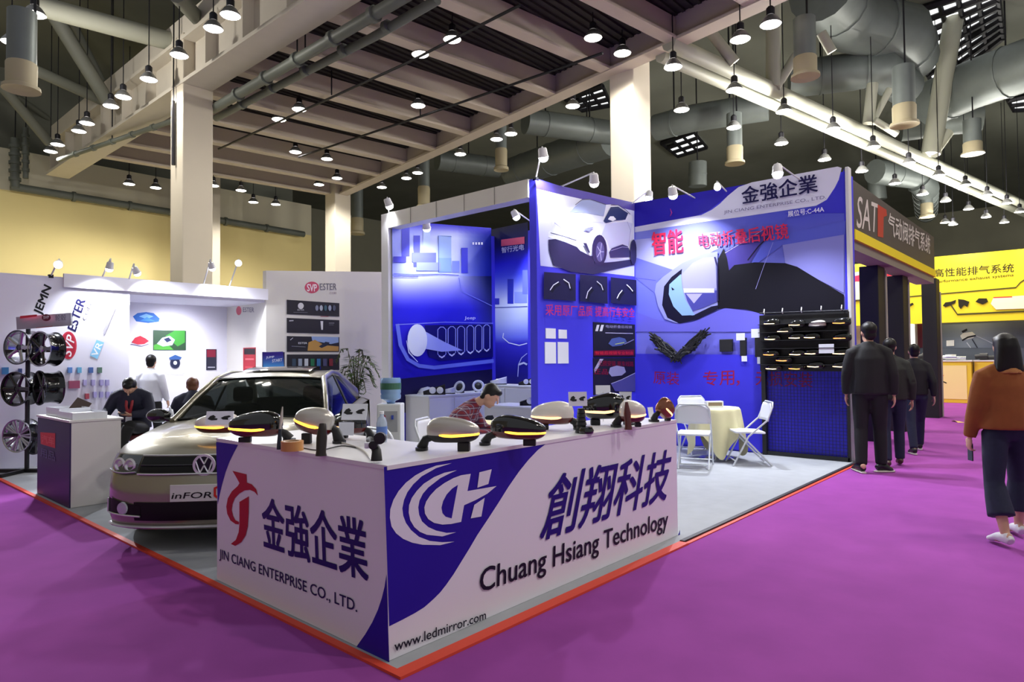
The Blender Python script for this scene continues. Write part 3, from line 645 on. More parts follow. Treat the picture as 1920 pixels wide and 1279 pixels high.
P.text('Chuang Hsiang Technology', *G2(507,886, 1412,558, 512,736), '14122a', .012)
P.text('www.ledmirror.com', *G2(97,1132, 537,976, 97,1084), '1b1a30', .012)
P.build('long_graphic', ct, rough=.4)
P = None

# ------------------------------------------------------------------ car wing mirrors
CHROME = mat('mirror_chrome', 'd8dadf', .08, 1.0)
SILVER = mat('silver_mirror_shell', 'bcb7b0', .28, .35, coat=.5); PEARL = mat('pearl_white_mirror_shell', 'e4ddd2', .25, coat=.6)
GLOSSBLACK = mat('gloss_black_mirror_shell', '0c0d0e', .12, coat=.8); MATTBLACK = mat('matt_black_plastic', '17171a', .55)
WINE = mat('dark_red_mirror_base', '5a1414', .25, coat=.6); BRONZE = mat('bronze_mirror_shell', '8a5236', .2, .5, coat=.5)
AMBER = mat('amber_led', 'ffb43a', .3, emit=3.2); AMBER_DIM = mat('warm_led_band', 'ffc890', .3, emit=1.8); CLEAR = mat('clear_led_band', 'e8e4dc', .15)
def mirror_shell(a, b, c):
    mb = MB().ell((0, 0, 0), (1, 1, 1), n=28, m=18)
    out = []
    for p in mb.v:
        x, y, z = p
        sx = (abs(x)**.68)*(1 if x > 0 else -1); sz = (abs(z)**.7)*(1 if z > 0 else -1)
        zz = c*sz*(1 - .40*max(0, (sx+.35)/1.35)**1.4*(1 if sz > 0 else .4)) ; yy = b*y if y < 0 else b*.32*y
        if sz < 0: zz = max(zz*.95, -.78*c)
        out.append(Vector((a*sx, yy - .05*b*sz, zz)))
    mb.v = out; return mb
def split_mb(mb, test):
    A, B = MB(), MB()
    for f in mb.f:
        (A if test(sum((mb.v[i] for i in f), Vector())/len(f)) else B).add([mb.v[i] for i in f], [list(range(len(f)))])
    return A, B
def weld(mb):
    d = {}; v = []; idx = []
    for p in mb.v:
        k = (round(p.x, 5), round(p.y, 5), round(p.z, 5))
        if k not in d: d[k] = len(v); v.append(p)
        idx.append(d[k])
    mb.v = v; mb.f = [q for q in ([idx[i] for i in f] for f in mb.f) if len(set(q)) > 2]; return mb
def wing_mirror(label, loc, rz, w=.3, h=.16, shell=GLOSSBLACK, low=MATTBLACK, led=AMBER, side=1, tilt=0.0, foot=True, group='wing mirrors on the counter', lift=.03):
    """back shell faces -Y; SIDE is the end the foot is on"""
    t = thing('wing_mirror', label, 'car mirror', loc, rz, group)
    a, b, c = w/2, h*.42, h/2
    mb = mirror_shell(a, b, c); z0 = c*.85 + lift
    M = Matrix.Translation((0, 0, z0)) @ Matrix.Rotation(tilt, 4, 'Y') @ Matrix.Scale(-side, 4, (1, 0, 0))
    up, lo = split_mb(mb, lambda p: p.z > -c*.18)
    obj('shell', weld(up).xf(M), shell, t, smooth=60); obj('lower_trim', weld(lo).xf(M), low, t, smooth=60)
    if led:
        pts = []
        for k in range(13):
            th = -pi*.02 - pi*.62*k/12
            x = a*cos(th); y = b*sin(th)
            pts.append(Vector((x*.985, y*1.03 - .002, -c*(.30 - .12*abs(cos(th))))))
        r = h*.045
        obj('led_strip', MB().etube(pts, [(r*.5, r*.5)] + [(r*.6, r)]*11 + [(r*.4, r*.5)], None, 8).xf(M), led, t, smooth=60)
    g = MB(); n = 20
    g.add([Vector((a*.84*(abs(cos(2*pi*k/n))**.7)*(1 if cos(2*pi*k/n) > 0 else -1), b*.31, c*.72*(abs(sin(2*pi*k/n))**.7)*(1 if sin(2*pi*k/n) > 0 else -1))) for k in range(n)], [tuple(range(n))])
    obj('mirror_glass', g.xf(M), CHROME, t)
    if foot:
        x = side*a
        obj('foot', MB().etube([(x*.75, 0, z0-c*.4), (x*1.05, 0.005, lift+.02), (x*1.22, .01, 0.012)], [(h*.13, h*.1), (h*.15, h*.13), (h*.2, h*.16)], (1, 0, 0), 10).etube([(x*1.22, .01, 0.0), (x*1.22, .01, .016)], [(h*.22, h*.3)]*2, (1, 0, 0), 12), MATTBLACK, t, smooth=50)
        if lift > .02: obj('rest_block', MB().box((-x*.4, 0, lift*.55), (w*.22, h*.25, lift*1.1)), MATTBLACK, t, bevel=.004)
    return t
CAMYAW = atan2(FWD.y, FWD.x)          # direction the camera looks
FACE = CAMYAW - pi/2                  # rotation that turns a -Y front to the camera
def top(x, y): return onZ(x, y, TOPZ)
wing_mirror('black wing mirror with amber strip, first on the counter from the car', top(480, 829), FACE+.1, .34, .185, GLOSSBLACK, WINE, AMBER, 1)
wing_mirror('silver wing mirror standing upright behind a slim brown-black bracket', top(590, 832), FACE, .25, .19, SILVER, WINE, AMBER, 1, .25, lift=.06)
wing_mirror('black wing mirror half hidden by white info cards at the counter corner', top(657, 822), FACE-.2, .24, .15, GLOSSBLACK, WINE, AMBER_DIM, 1)
wing_mirror('silver grey wing mirror lying in front of the seated man, amber strip below', top(850, 846), FACE-.15, .31, .165, SILVER, MATTBLACK, AMBER, -1, 0, lift=.045)
wing_mirror('shiny black wing mirror with a long bright yellow strip, between two pale ones', top(972, 836), FACE-.15, .34, .16, GLOSSBLACK, WINE, AMBER, -1, .06, lift=.035)
wing_mirror('pearl white domed wing mirror on the counter before the blue side panel', top(1036, 806), FACE-.1, .315, .19, PEARL, WINE, AMBER_DIM, 1, 0, lift=.035)
wing_mirror('large black wing mirror under a white card, with a pale light band', top(1132, 797), FACE, .33, .23, GLOSSBLACK, GLOSSBLACK, AMBER_DIM, 1, -.05, lift=.04)
wing_mirror('small white wing mirror beside a dark red upright stand', top(1186, 801), FACE, .2, .19, PEARL, WINE, AMBER_DIM, -1, 0, lift=.03)
wing_mirror('small bronze wing mirror at the table end of the counter', top(1246, 790), FACE+.5, .17, .17, BRONZE, BRONZE, AMBER_DIM, -1, .7, lift=.03)
# loose things between the mirrors
t = thing('bracket_stand', 'dark upright mirror bracket with a pale blade, before the black mirror', 'bracket', top(524, 843), FACE, 'mirror brackets on the counter')
obj('post', MB().etube([(0, 0, 0), (0, 0, .05), (.004, 0, .12)], [(.016, .02), (.013, .016), (.01, .012)], (1, 0, 0), 10), mat('blue_black_plastic', '1d2b38', .4), t, smooth=50)
obj('blade', MB().etube([(.004, 0, .12), (.012, 0, .19), (.018, 0, .25)], [(.006, .012), (.01, .012), (.003, .006)], (1, 0, 0), 8), SILVER, t, smooth=50)
t = thing('bracket_stand', 'slim brown-black mirror stand holding up the silver mirror', 'bracket', top(602, 855), FACE, 'mirror brackets on the counter')
obj('post', MB().etube([(0, 0, 0), (0, 0, .02), (.004, 0, .1), (.0, .03, .17)], [(.032, .026), (.028, .022), (.03, .02), (.02, .015)], (1, 0, 0), 12), mat('brown_black_plastic', '2a211d', .3), t, smooth=50)
t = thing('bracket_stand', 'tangled black mirror arm with a round end, at the counter corner', 'bracket', top(706, 868), FACE, 'mirror brackets on the counter')
obj('arm', MB().etube([(.0, 0, .01), (.0, .0, .06), (-.03, .06, .1), (-.06, .12, .1)], [(.03, .025), (.024, .02), (.02, .018), (.02, .02)], (1, 0, 0), 10), MATTBLACK, t, smooth=50)
obj('hinge', MB().lathe([(.012, -.02), (.03, -.018), (.03, .018), (.012, .02)], (.02, -.005, .125), Matrix.Rotation(pi/2, 3, 'X'), 16), MATTBLACK, t, smooth=40)
obj('hinge', MB().lathe([(.01, -.016), (.022, -.014), (.022, .014), (.01, .016)], (-.015, -.005, .09), Matrix.Rotation(pi/2, 3, 'X'), 16), MATTBLACK, t, smooth=40)
obj('plug', MB().box((-.05, .02, .085), (.03, .02, .03), .4), PAPER, t, bevel=.003)
t = thing('bracket_stand', 'dark red upright mirror stand between two mirrors near the counter end', 'bracket', top(1178, 806), FACE, 'mirror brackets on the counter')
obj('post', MB().etube([(0, 0, 0), (0, 0, .03), (-.006, 0, .12), (-.01, 0, .2)], [(.03, .025), (.024, .02), (.026, .02), (.01, .01)], (1, 0, 0), 12), WINE, t, smooth=50)
t = thing('bracket_stand', 'ribbed black mirror base standing under a printed card, before the pearl mirror', 'bracket', top(1090, 812), FACE, 'mirror brackets on the counter')
bst = MB()
for k in range(6): bst.etube([(0, 0, .028*k), (0, 0, .028*k+.02)], [(.045-.003*k, .04), (.04-.003*k, .036)], (1, 0, 0), 12)
bst.etube([(0, 0, 0), (0, 0, .17)], [(.036, .03), (.026, .024)], (1, 0, 0), 10)
obj('ribbed_post', bst, MATTBLACK, t, smooth=50)
obj('cap', MB().lathe([(.05, 0), (.055, .02), (.04, .045), (.0, .05)], (.03, -.03, 0)), GLOSSBLACK, t, smooth=50)
t = thing('tape_roll', 'roll of brown packing tape lying on the counter', 'tape', top(548, 845), 0)
obj('tape_winding', MB().lathe([(.042, 0), (.064, 0), (.064, .055), (.042, .055)], n=30, closed=True), mat('brown_tape', 'c98e4e', .35, coat=.3), t, smooth=40)
obj('cardboard_core', MB().lathe([(.038, .001), (.042, .001), (.042, .056), (.038, .056)], n=30, closed=True), mat('cardboard', 'b89a78', .8), t, smooth=40)
def curve_cable(name, label, pts, r, M, loc=None):
    L = [Vector(p) for p in pts]; o0 = L[0].copy(); out = []
    for i in range(len(L)-1):
        p0, p1, p2, p3 = L[max(i-1, 0)], L[i], L[i+1], L[min(i+2, len(L)-1)]
        for k in range(6):
            u = k/6; out.append(.5*((2*p1) + (p2-p0)*u + (2*p0-5*p1+4*p2-p3)*u*u + (3*p1-p0-3*p2+p3)*u**3) - o0)
    out.append(L[-1]-o0)
    o = obj(name, MB().tube(out, r, 6), M, smooth=60); o.location = o0; return tag(o, label, 'cable')
WCAB = mat('pale_cable', 'cfcac4', .5)
curve_cable('cable', 'pale cable curving over the counter corner towards the black arm', [top(638, 832) + Vector((0, 0, .006)), top(660, 838) + Vector((0, 0, .006)), top(682, 848) + Vector((0, 0, .006)), top(697, 866) + Vector((0, 0, .006))], .005, WCAB)
curve_cable('cable', 'thin dark cable lying between the tape roll and the silver mirror', [top(568, 842) + Vector((0, 0, .004)), top(600, 846) + Vector((0, 0, .004)), top(640, 838) + Vector((0, 0, .004)), top(672, 842) + Vector((0, 0, .004))], .0035, MATTBLACK)
def info_card(label, x, y, w, h, lean, yaw=0.0, icons=True, base=None, up=0.0, group='white info cards on the mirrors', stem=0):
    p = base if base is not None else top(x, y); p = Vector(p) + Vector((0, 0, up))
    t = thing('info_card', label, 'card', p, FACE+yaw, group)
    R = Matrix.Rotation(-lean, 4, 'X')
    obj('card', MB().bb((-w/2, -.002, 0), (w/2, .002, h)).xf(R), PAPER, t)
    if stem: obj('clip_stem', MB().tube([(0, 0, .02), (0, .01, TOPZ - p.z)], .004, 6), WHITEMETAL, t)
    if icons:
        for s in (-1, 1):
            obj('printed_icon', MB().prism([(s*w*.23 + w*q[0], -.0025, h*(.52 + q[1])) for q in ([(-.2, -.1), (-.12, .12), (.0, .2), (.1, .05), (.04, -.02), (.17, -.06), (.15, -.18), (-.05, -.2)] if s < 0 else [(-.18, -.02), (-.06, .1), (.12, .16), (.2, .08), (.08, -.02), (.1, -.16), (-.1, -.14)])], (0, -.0012, 0)).xf(R), MATTBLACK, t)
    return t
def at_px(x, y, depth): return onD(x, y, depth)
info_card('white card with two dark mirror pictures, leaning on the black mirror at the counter corner', 0, 0, .17, .11, .35, -.1, True, at_px(663, 788, 4.36))
info_card('plain white note card below the pictured card at the counter corner', 0, 0, .1, .085, .1, -.1, False, at_px(649, 817, 4.30))
info_card('white card with two dark pictures on top of the ribbed black base', 0, 0, .13, .1, .2, .1, True, at_px(1084, 762, 4.6), group=None)
info_card('blank white card standing on top of the large black mirror', 0, 0, .12, .075, .25, 0, False, at_px(1131, 740, 5.42), stem=1)
info_card('white card with one dark picture leaning behind the dark red stand', 0, 0, .1, .1, .3, .3*-1, True, at_px(1172, 758, 5.30), stem=1)
info_card('white card standing beside the bronze mirror at the counter end', 0, 0, .06, .09, .2, .6, False, at_px(1222, 784, 5.6))
t = thing('paper_cup', 'clear plastic water bottle standing behind the counter corner mirrors', 'bottle', onZ(716, 838, TOPZ), 0) if False else None

# ------------------------------------------------------------------ mesh rack of lit mirrors on the back wall
t = thing('mesh_rack', 'tall dark wire grid stand with a black board on top, hung with lit mirrors', 'display rack', (9.98, 2.6, 0))
gl = MB()
for k in range(24): gl.bb((.02, .03+.047*k, .05), (.026, .036+.047*k, 1.27))
for k in range(25): gl.bb((.02, .02, .05+.047*k), (.026, 1.14, .056+.047*k))
obj('grid', gl, mat('grid_wire_blue', '1d1a5c', .5), t)
obj('edge_post', MB().bb((-.02, 1.14, .014), (.06, 1.2, 1.3)), MATTBLACK, t); obj('edge_post', MB().bb((0, -.01, .014), (.05, .02, 1.3)), MATTBLACK, t)
obj('base_bar', MB().bb((0, .0, .014), (.06, 1.16, .07)), MATTBLACK, t)
obj('back_board', MB().bb((.0, -.02, 1.27), (.06, 1.22, 2.11)), MATTBLACK, t)
obj('top_rail', MB().tube([(-.03, -.03, 2.12), (-.03, 1.2, 2.14)], .012, 8), DARKMETAL, t, smooth=50)
for k in range(5): obj('hook', MB().tube([(-.03, .05+.27*k, 2.12), (-.05, .05+.27*k, 2.15), (-.03, .05+.27*k, 2.2)], .008, 6), WHITEMETAL, t)
for k in range(6): obj('wire_shelf', MB().bb((-.12, -.01, 1.36+.12*k), (0, 1.2, 1.368+.12*k)), MATTBLACK, t)
ZR = zc(1180, 560, 4.126); n = 0
rowname = ['top', 'second', 'third', 'fourth', 'fifth', 'lowest']
spots = [(0, [(1105,190,0), (1300,200,0), (1455,205,1), (1645,185,2)]), (1, [(1210,250,0)]), (2, [(1110,310,0), (1300,300,0), (1415,297,0), (1650,303,2)]), (3, [(1100,430,2), (1305,428,0), (1420,422,0), (1645,422,0)]), (4, [(1200,475,2)]), (5, [(1120,538,0), (1300,538,2), (1445,522,0), (1645,522,0)])]
_rk = {}
LEDW = mat('white_orange_led', 'ffd9a0', .3, emit=3.5); LEDO = mat('orange_led', 'ff9a50', .3, emit=3.0)
for r, row in spots:
    for i, (x, y, kd) in enumerate(row):
        p = onX(*ZR(x, y+12)[0], 9.93); lb = '%s wing mirror with %s strip, %s along the %s row of the mesh rack' % (('white' if kd == 1 else 'black'), ('amber' if kd == 2 else 'pale'), ordinal(i), rowname[r])
        if len(row) == 1: lb = 'black wing mirror with %s strip, alone on the %s row of the mesh rack' % ('amber' if kd == 2 else 'pale', rowname[r])
        if kd in _rk:
            c = copy_tree(_rk[kd]); c.location = p - Vector((0, 0, .06)); c['label'] = lb
        else:
            _rk[kd] = wing_mirror(lb, p - Vector((0, 0, .06)), -pi/2, .24, .13, PEARL if kd == 1 else GLOSSBLACK, MATTBLACK, {0: LEDW, 1: CLEAR, 2: LEDO}[kd], 1, 0, False, 'mirrors on the mesh rack')
p = onX(*ZR(1525, 425)[0], 9.87)
t = thing('info_card', 'blank white card on the mesh rack below the white mirror', 'card', p); obj('card', MB().bb((-.003, -.1, 0), (.003, .1, .13)), PAPER, t)
# black wiring kits hung on the picture wall
t = thing('wiring_kit', 'bushy black wiring kit hung in a wide V on the mirror picture wall', 'wiring kit', onX(1260, 680, 10.06)); base = t.location.copy()
random.seed(3)
def kit_tubes(mb, A, B, spread, n, r):
    for k in range(n):
        pts = []
        ja = random.uniform(-.1, .25); jb = random.uniform(.75, 1.1)
        for q in range(5):
            u = ja + (jb-ja)*q/4; c = A + (B-A)*u
            pts.append(c + Vector((random.uniform(-.1, -.035), random.uniform(-spread, spread), random.uniform(-spread, spread))) - base)
        mb.tube(pts, r*random.uniform(.7, 1.3), 6)
V = onX(1272, 672, 10.06); k1 = MB(); kit_tubes(k1, V, onX(1228, 632, 10.06), .075, 46, .013); kit_tubes(k1, V, onX(1238, 650, 10.06), .06, 20, .018)
obj('cable_bundle', k1, MATTBLACK, t, smooth=60)
k1 = MB(); kit_tubes(k1, V, onX(1324, 625, 10.06), .06, 46, .013); kit_tubes(k1, V, onX(1310, 645, 10.06), .05, 20, .018); obj('cable_bundle', k1, MATTBLACK, t, smooth=60)
for i, (x0, y0, x1, y1, lb) in enumerate([(1350, 637, 1374, 660, 'flat black control box hung beside the wide wiring kit'), (1388, 634, 1400, 668, 'narrow black switch pack with white tags, hung near the mesh rack'), (1416, 628, 1432, 670, 'larger black switch pack with white tags, hung next to the mesh rack')]):
    a = onX(x0, y0, 10.07); b = onX(x1, y1, 10.07)
    t = thing('accessory_pack', lb, 'accessory pack', b)
    w, h = a.y-b.y, a.z-b.z
    obj('pack', MB().bb((-.03, 0, 0), (.028, w, h)), MATTBLACK, t, bevel=.008)
    if i:
        obj('tag', MB().bb((-.036, w*.1, h*.86), (-.032, w*.9+.06, h*1.25)), PAPER, t); obj('tag', MB().bb((-.036, -w*.2, -h*.3), (-.032, w*.7, -.0)), PAPER, t)
# ================================================================== the champagne saloon car behind the counter
K = .93
car_rot = CAMYAW + radians(186)
Rz = Matrix.Rotation(car_rot, 3, 'Z')
bd = onD(383, 893, 5.15); bl = Vector((2.38, 0, .655))*K
CO = bd - Rz @ bl; CO.z = .013
car = thing('car', 'champagne saloon car with sunroof, parked behind the counter on the grey carpet', 'car', CO, car_rot)
PAINT = mat('champagne_car_paint', '8f8a78', .28, .55, coat=.7); TYRE = mat('tyre_rubber', '151515', .8)
GRILLE = mat('grille_black', '0a0a0b', .5, spec=.25); CHR = mat('car_chrome', 'd9dade', .3, .6); LIPW = mat('bumper_lip', 'cfd0d2', .3, .3)
CARDARK = mat('car_interior', '1c1b1b', .7)
def car_glass():
    M = bpy.data.materials.new('tinted_car_glass'); M.use_nodes = True; nt = M.node_tree; b = nt.nodes['Principled BSDF']
    b.inputs['Base Color'].default_value = (.004, .006, .006, 1); b.inputs['Roughness'].default_value = .05; b.inputs['Specular IOR Level'].default_value = .4
    tr = nt.nodes.new('ShaderNodeBsdfTransparent'); tr.inputs[0].default_value = (.55, .62, .6, 1)
    mx = nt.nodes.new('ShaderNodeMixShader'); mx.inputs[0].default_value = .72
    nt.links.new(tr.outputs[0], mx.inputs[1]); nt.links.new(b.outputs[0], mx.inputs[2]); nt.links.new(mx.outputs[0], nt.nodes['Material Output'].inputs[0]); return M
GLASS = car_glass()
def k_(v): return Vector(v)*K
def interp(t, tab):
    for (a, x), (b, y) in zip(tab, tab[1:]):
        if t <= b: return x + (y-x)*max(0, (t-a))/(b-a)
    return tab[-1][1]
DX = [(.18, -.10), (.24, -.03), (.32, 0), (.52, .0), (.62, -.03), (.72, -.08), (.80, -.17)]
def fas(y, z, e=0.0, front=True):
    """front fascia: outward point at lateral y and height z"""
    s = min(1, abs(y)/.915); ph = math.asin(min(1, s**1.35)); x = 1.86 + .57*(max(0, cos(ph))**.74)
    return Vector((x + interp(z, DX) + e, y + e*.6*(1 if y > 0 else -1)*(s**3), z))
def fgrid(y0, y1, z0, z1, e, nu=14, nv=4, zt=None):
    def fn(u, v):
        y = y0 + (y1-y0)*u
        a, b = (z0, z1) if zt is None else zt(u)
        return k_(fas(y, a + (b-a)*v, e))
    return MB().grid(fn, nu, nv)
def yy(u): t = 2*u-1; return .915*(abs(t)**.62)*(1 if t > 0 else -1) if False else .915*sin(t*pi/2)
obj('front_bumper', MB().grid(lambda u, v: k_(fas(yy(u), .18+.44*v)), 40, 10).grid(lambda u, v: k_(fas(yy(u), .62+.18*v)), 40, 6), PAINT, car, smooth=50)
def hood(u, v, e=0):
    y = yy(u); F = fas(y, .80); t = y/.915
    C = Vector((1.0 + .13*(1-t*t), .84*t, .965 + .05*(1-t*t)))
    w = v**.62
    p = F*(1-v) + C*v; p.z = F.z + (C.z-F.z)*w + .035*sin(pi*v)*(1-abs(t)**3) - (.0 if abs(t) < .98 else 0)
    p.z += .012*math.exp(-((abs(t)-.62)/.06)**2)*v + e
    return p
obj('bonnet', MB().grid(lambda u, v: k_(hood(u, v)), 40, 14), PAINT, car, smooth=60)
def side(sgn):
    def fn(u, v):
        x = 1.86 - 3.7*u; top = interp(-x, [(-1.86, .80), (-1.0, .965), (0, .97), (1.2, .99), (1.9, 1.0)]); z = .2 + (top-.2)*v
        y = .915 - .035*(v-.55)**2*4 - .055*max(0, v-.72)*4*.3 - .04*(1-v)**3
        return k_((x, sgn*y, z))
    return fn
for sgn in (1, -1):
    obj('body_side', MB().grid(side(sgn), 30, 10), PAINT, car, smooth=50)
def rear(u, v):
    y = yy(u); s = abs(y)/.915; ph = math.asin(min(1, s**1.35)); x = -1.84 - .52*(max(0, cos(ph))**.74)
    z = .25 + .75*v; return k_((x + .1*v*v, y, z))
obj('rear_bumper', MB().grid(rear, 24, 8), PAINT, car, smooth=50)
obj('boot_lid', MB().grid(lambda u, v: k_(Vector(rear(u, 1))/K*(1-v) + Vector((-1.72, .8*(2*u-1), 1.05 + .03*(1-(2*u-1)**2)))*v), 24, 6), PAINT, car, smooth=60)
obj('shoulder', MB().add([k_(p) for p in ((1.0, .84, .965), (-1.72, .80, 1.05), (-1.84, .9, 1.0), (1.0, .89, .965))], [(0, 1, 2, 3)]).add([k_(p) for p in ((1.0, -.84, .965), (-1.72, -.80, 1.05), (-1.84, -.9, 1.0), (1.0, -.89, .965))], [(0, 1, 2, 3)]), PAINT, car)
# cabin
def ws(u, v):
    t = 2*u-1; B = Vector((1.0 + .12*(1-t*t), .74*t, .985 + .02*(1-t*t))); A = Vector((.22 + .07*(1-t*t), .575*t, 1.375 + .025*(1-t*t))); return k_(B*(1-v) + A*v + Vector((.0, 0, .03*sin(pi*v))))
obj('windscreen', MB().grid(ws, 16, 8), GLASS, car, smooth=60)
obj('windscreen_border', MB().tube([ws(k/16, 0) + Vector((0, 0, .004)) for k in range(17)], .014, 6).tube([ws(k/16, 1) for k in range(17)], .016, 6), GRILLE, car, smooth=50)
obj('roof', MB().grid(lambda u, v: k_((.25 + .07*(1-(2*u-1)**2)*(1-v) - 1.3*v, (.60 - .03*v)*(2*u-1), 1.375 + .065*sin(pi*min(1, v*1.0+.0)) + .035*(1-(2*u-1)**2)*1)), 18, 12), PAINT, car, smooth=60)
obj('sunroof', MB().grid(lambda u, v: k_((-.02 - .52*v, .40*(2*u-1), 1.418 + .065*sin(pi*(.2+.42*v)) + .030*(1-(.66*(2*u-1))**2) - .012 + .02*v)), 8, 6).bb(k_((-.6, -.42, 1.47)), k_((-.55, .42, 1.51))), mat('sunroof_glass', '0a0b0c', .08, coat=.5), car, smooth=50)
rg = lambda u, v: k_(Vector((-1.05 - .08*(1-(2*u-1)**2), .55*(2*u-1), 1.38 + .03*(1-(2*u-1)**2)))*(1-v) + Vector((-1.74, .66*(2*u-1), 1.06))*v)
obj('rear_window', MB().grid(rg, 10, 6), GLASS, car, smooth=60)
for sgn in (1, -1):
    obj('roof_pillar', MB().etube([k_(p) for p in ((1.04, sgn*.775, .965), (.62, sgn*.69, 1.19), (.24, sgn*.605, 1.375), (-.3, sgn*.6, 1.435), (-.85, sgn*.58, 1.40), (-1.2, sgn*.6, 1.29), (-1.74, sgn*.72, 1.05))], [(.03, .045), (.03, .045), (.03, .04), (.028, .035), (.03, .05), (.035, .1), (.04, .13)], (0, 1, 0), 10), PAINT, car, smooth=60)
    obj('side_window', MB().add([k_(p) for p in ((.86, sgn*.80, .985), (.28, sgn*.63, 1.345), (-.3, sgn*.625, 1.40), (-.30, sgn*.815, .985))], [(0, 1, 2, 3)]), GLASS, car)
    obj('side_window', MB().add([k_(p) for p in ((-.36, sgn*.815, .985), (-.36, sgn*.625, 1.40), (-.85, sgn*.61, 1.375), (-1.25, sgn*.68, 1.2), (-1.4, sgn*.80, 1.0))], [(0, 1, 2, 3, 4)]), GLASS, car)
    obj('window_trim', MB().tube([k_(p) for p in ((.9, sgn*.822, .975), (-.33, sgn*.838, .975), (-1.42, sgn*.82, .99))], .012, 6), CHR, car)
    obj('door_pillar', MB().etube([k_((-.33, sgn*.822, .98)), k_((-.33, sgn*.63, 1.40))], [(.035, .01)]*2, (1, 0, 0), 6), GRILLE, car)
    m = obj('door_mirror', MB().ell(k_((.82, sgn*1.0, 1.02)), k_((.08, .125, .075))), GLOSSBLACK, car, smooth=60)
    obj('mirror_arm', MB().etube([k_((.84, sgn*.84, .975)), k_((.83, sgn*.93, .99))], [(.04, .025)]*2, (1, 0, 0), 8), GLOSSBLACK, m)
    for x in (1.40, -1.38):
        w = obj('wheel', MB().lathe([(.2, -.11), (.32, -.11), (.335, -.08), (.335, .08), (.32, .11), (.2, .11)], k_((x, sgn*.80, .335)), Matrix.Rotation(pi/2, 3, 'X'), 28, True).xf(Matrix.Identity(4)), TYRE, car, smooth=40)
        h = MB()
        for q in range(10): h.box(k_((x, sgn*.87, .335)) + Vector((.1*cos(q*.628), 0, .1*sin(q*.628))), (.19, .02, .03), rot=Matrix.Rotation(-q*.628, 3, 'Y'))
        obj('wheel_rim', h.lathe([(.0, -.02), (.05, -.02), (.05, .02), (0, .02)], k_((x, sgn*.87, .335)), Matrix.Rotation(pi/2, 3, 'X'), 14), CHR, w)
obj('underbody', MB().bb(k_((2.1, -.78, .17)), k_((-2.1, .78, .3))), GRILLE, car)
obj('dashboard', MB().bb(k_((.95, -.7, .8)), k_((.55, .7, .97))), CARDARK, car, bevel=.05)
for sgn in (1, -1):
    st = obj('seat', MB().bb(k_((-.2, sgn*.2, .5)), k_((-.02, sgn*.62, 1.08))), CARDARK, car, bevel=.06)
    obj('headrest', MB().bb(k_((-.18, sgn*.3, 1.1)), k_((-.05, sgn*.52, 1.28))), CARDARK, st, bevel=.04)
obj('cabin_floor', MB().bb(k_((1.0, -.78, .45)), k_((-1.7, .78, .5))), CARDARK, car)
# front details
g_ = obj('grille', fgrid(-.54, .54, .665, .785, .012, 24, 4), GRILLE, car, smooth=50)
for z in (.655, .795): obj('grille_bar', MB().tube([k_(fas(-.55+1.1*k/24, z, .014)) for k in range(25)], .007, 6), CHR, g_, smooth=50)
obj('grille_bar', MB().tube([k_(fas(-.53+1.06*k/24, .725, .018)) for k in range(25)], .005, 6), mat('dark_chrome', '55565a', .25, .9), g_, smooth=50)
P = Print(lambda x, y: CO + Rz @ k_((fas(x, y, .022))), Rz @ Vector((1, 0, 0)), .0006)
P.text('HYBRID', (-.42, .737), (-.27, .737), (-.42, .757), '9a9aa0'); P.build('grille_lettering', g_) if False else None
bpos = fas(0, .725, .03)
bg = obj('badge', MB().lathe([(.066, 0), (.084, 0), (.084, .016), (.066, .016)], k_(bpos), Matrix.Rotation(pi/2, 3, 'Y'), 30, True), CHR, car, smooth=40)
obj('badge_disc', MB().lathe([(.07, .002), (.07, .006), (0, .007)], k_(bpos), Matrix.Rotation(pi/2, 3, 'Y'), 30), mat('badge_dark', '2a2d34', .2, .6), bg)
bl_ = MB()
def stroke(pts):
    for a, b in zip(pts, pts[1:]):
        a = k_(bpos + Vector((.012, a[0], a[1]))); b = k_(bpos + Vector((.012, b[0], b[1]))); bl_.etube([a, b], [(.006, .006)]*2, (1, 0, 0), 6)
stroke([(-.034, .068), (0, .008), (.034, .068)]); stroke([(-.066, .03), (-.034, -.066), (0, -.004), (.034, -.066), (.066, .03)])
obj('badge_letters', bl_, CHR, bg)
HL = mat('headlamp_glass', 'b9c0c6', .06, .3, coat=.8)
for sgn in (1, -1):
    hz = lambda u: (.655 + .02*u, .79 + .01*u - .0*u) if True else None
    hl = obj('headlamp', fgrid(sgn*.555, sgn*.885, 0, 0, .012, 14, 6, lambda u: (.66 - .015*u*(1-u)*4 + .03*max(0, u-.7), .795)), mat('headlamp_shell', '43484d', .12, .5, coat=.8), car, smooth=50)
    for yv in (.63, .74):
        c = k_(fas(sgn*yv, .722, .01)); d = Vector((1, sgn*.35, .05)).to_track_quat('Z', 'Y').to_matrix()
        obj('lamp_ring', MB().lathe([(.045, .0), (.055, .012), (.04, .02), (.028, .006), (0, .012)], c, d, 20), CHR, hl, smooth=40)
    obj('marker_strip', MB().tube([k_(fas(sgn*(.57+.3*k/10), .672 - .012*sin(pi*k/10), .02)) for k in range(11)], .006, 6), HL, hl, smooth=50)
    fg = obj('fog_surround', fgrid(sgn*.50, sgn*.83, 0, 0, .012, 12, 5, lambda u: (.30 + .02*u, .40 + .05*u)), GRILLE, car, smooth=50)
    obj('fog_chrome', MB().tube([k_(fas(sgn*(.50+.33*k/10), .315 + .012*k/10, .02)) for k in range(11)] + [k_(fas(sgn*.83, .44, .018))], .007, 6), CHR, fg, smooth=50)
    obj('fog_lamp', MB().lathe([(.05, 0), (.045, .012), (0, .016)], k_(fas(sgn*.66, .375, .012)), Vector((1, sgn*.4, 0)).to_track_quat('Z', 'Y').to_matrix(), 18), HL, fg, smooth=40)
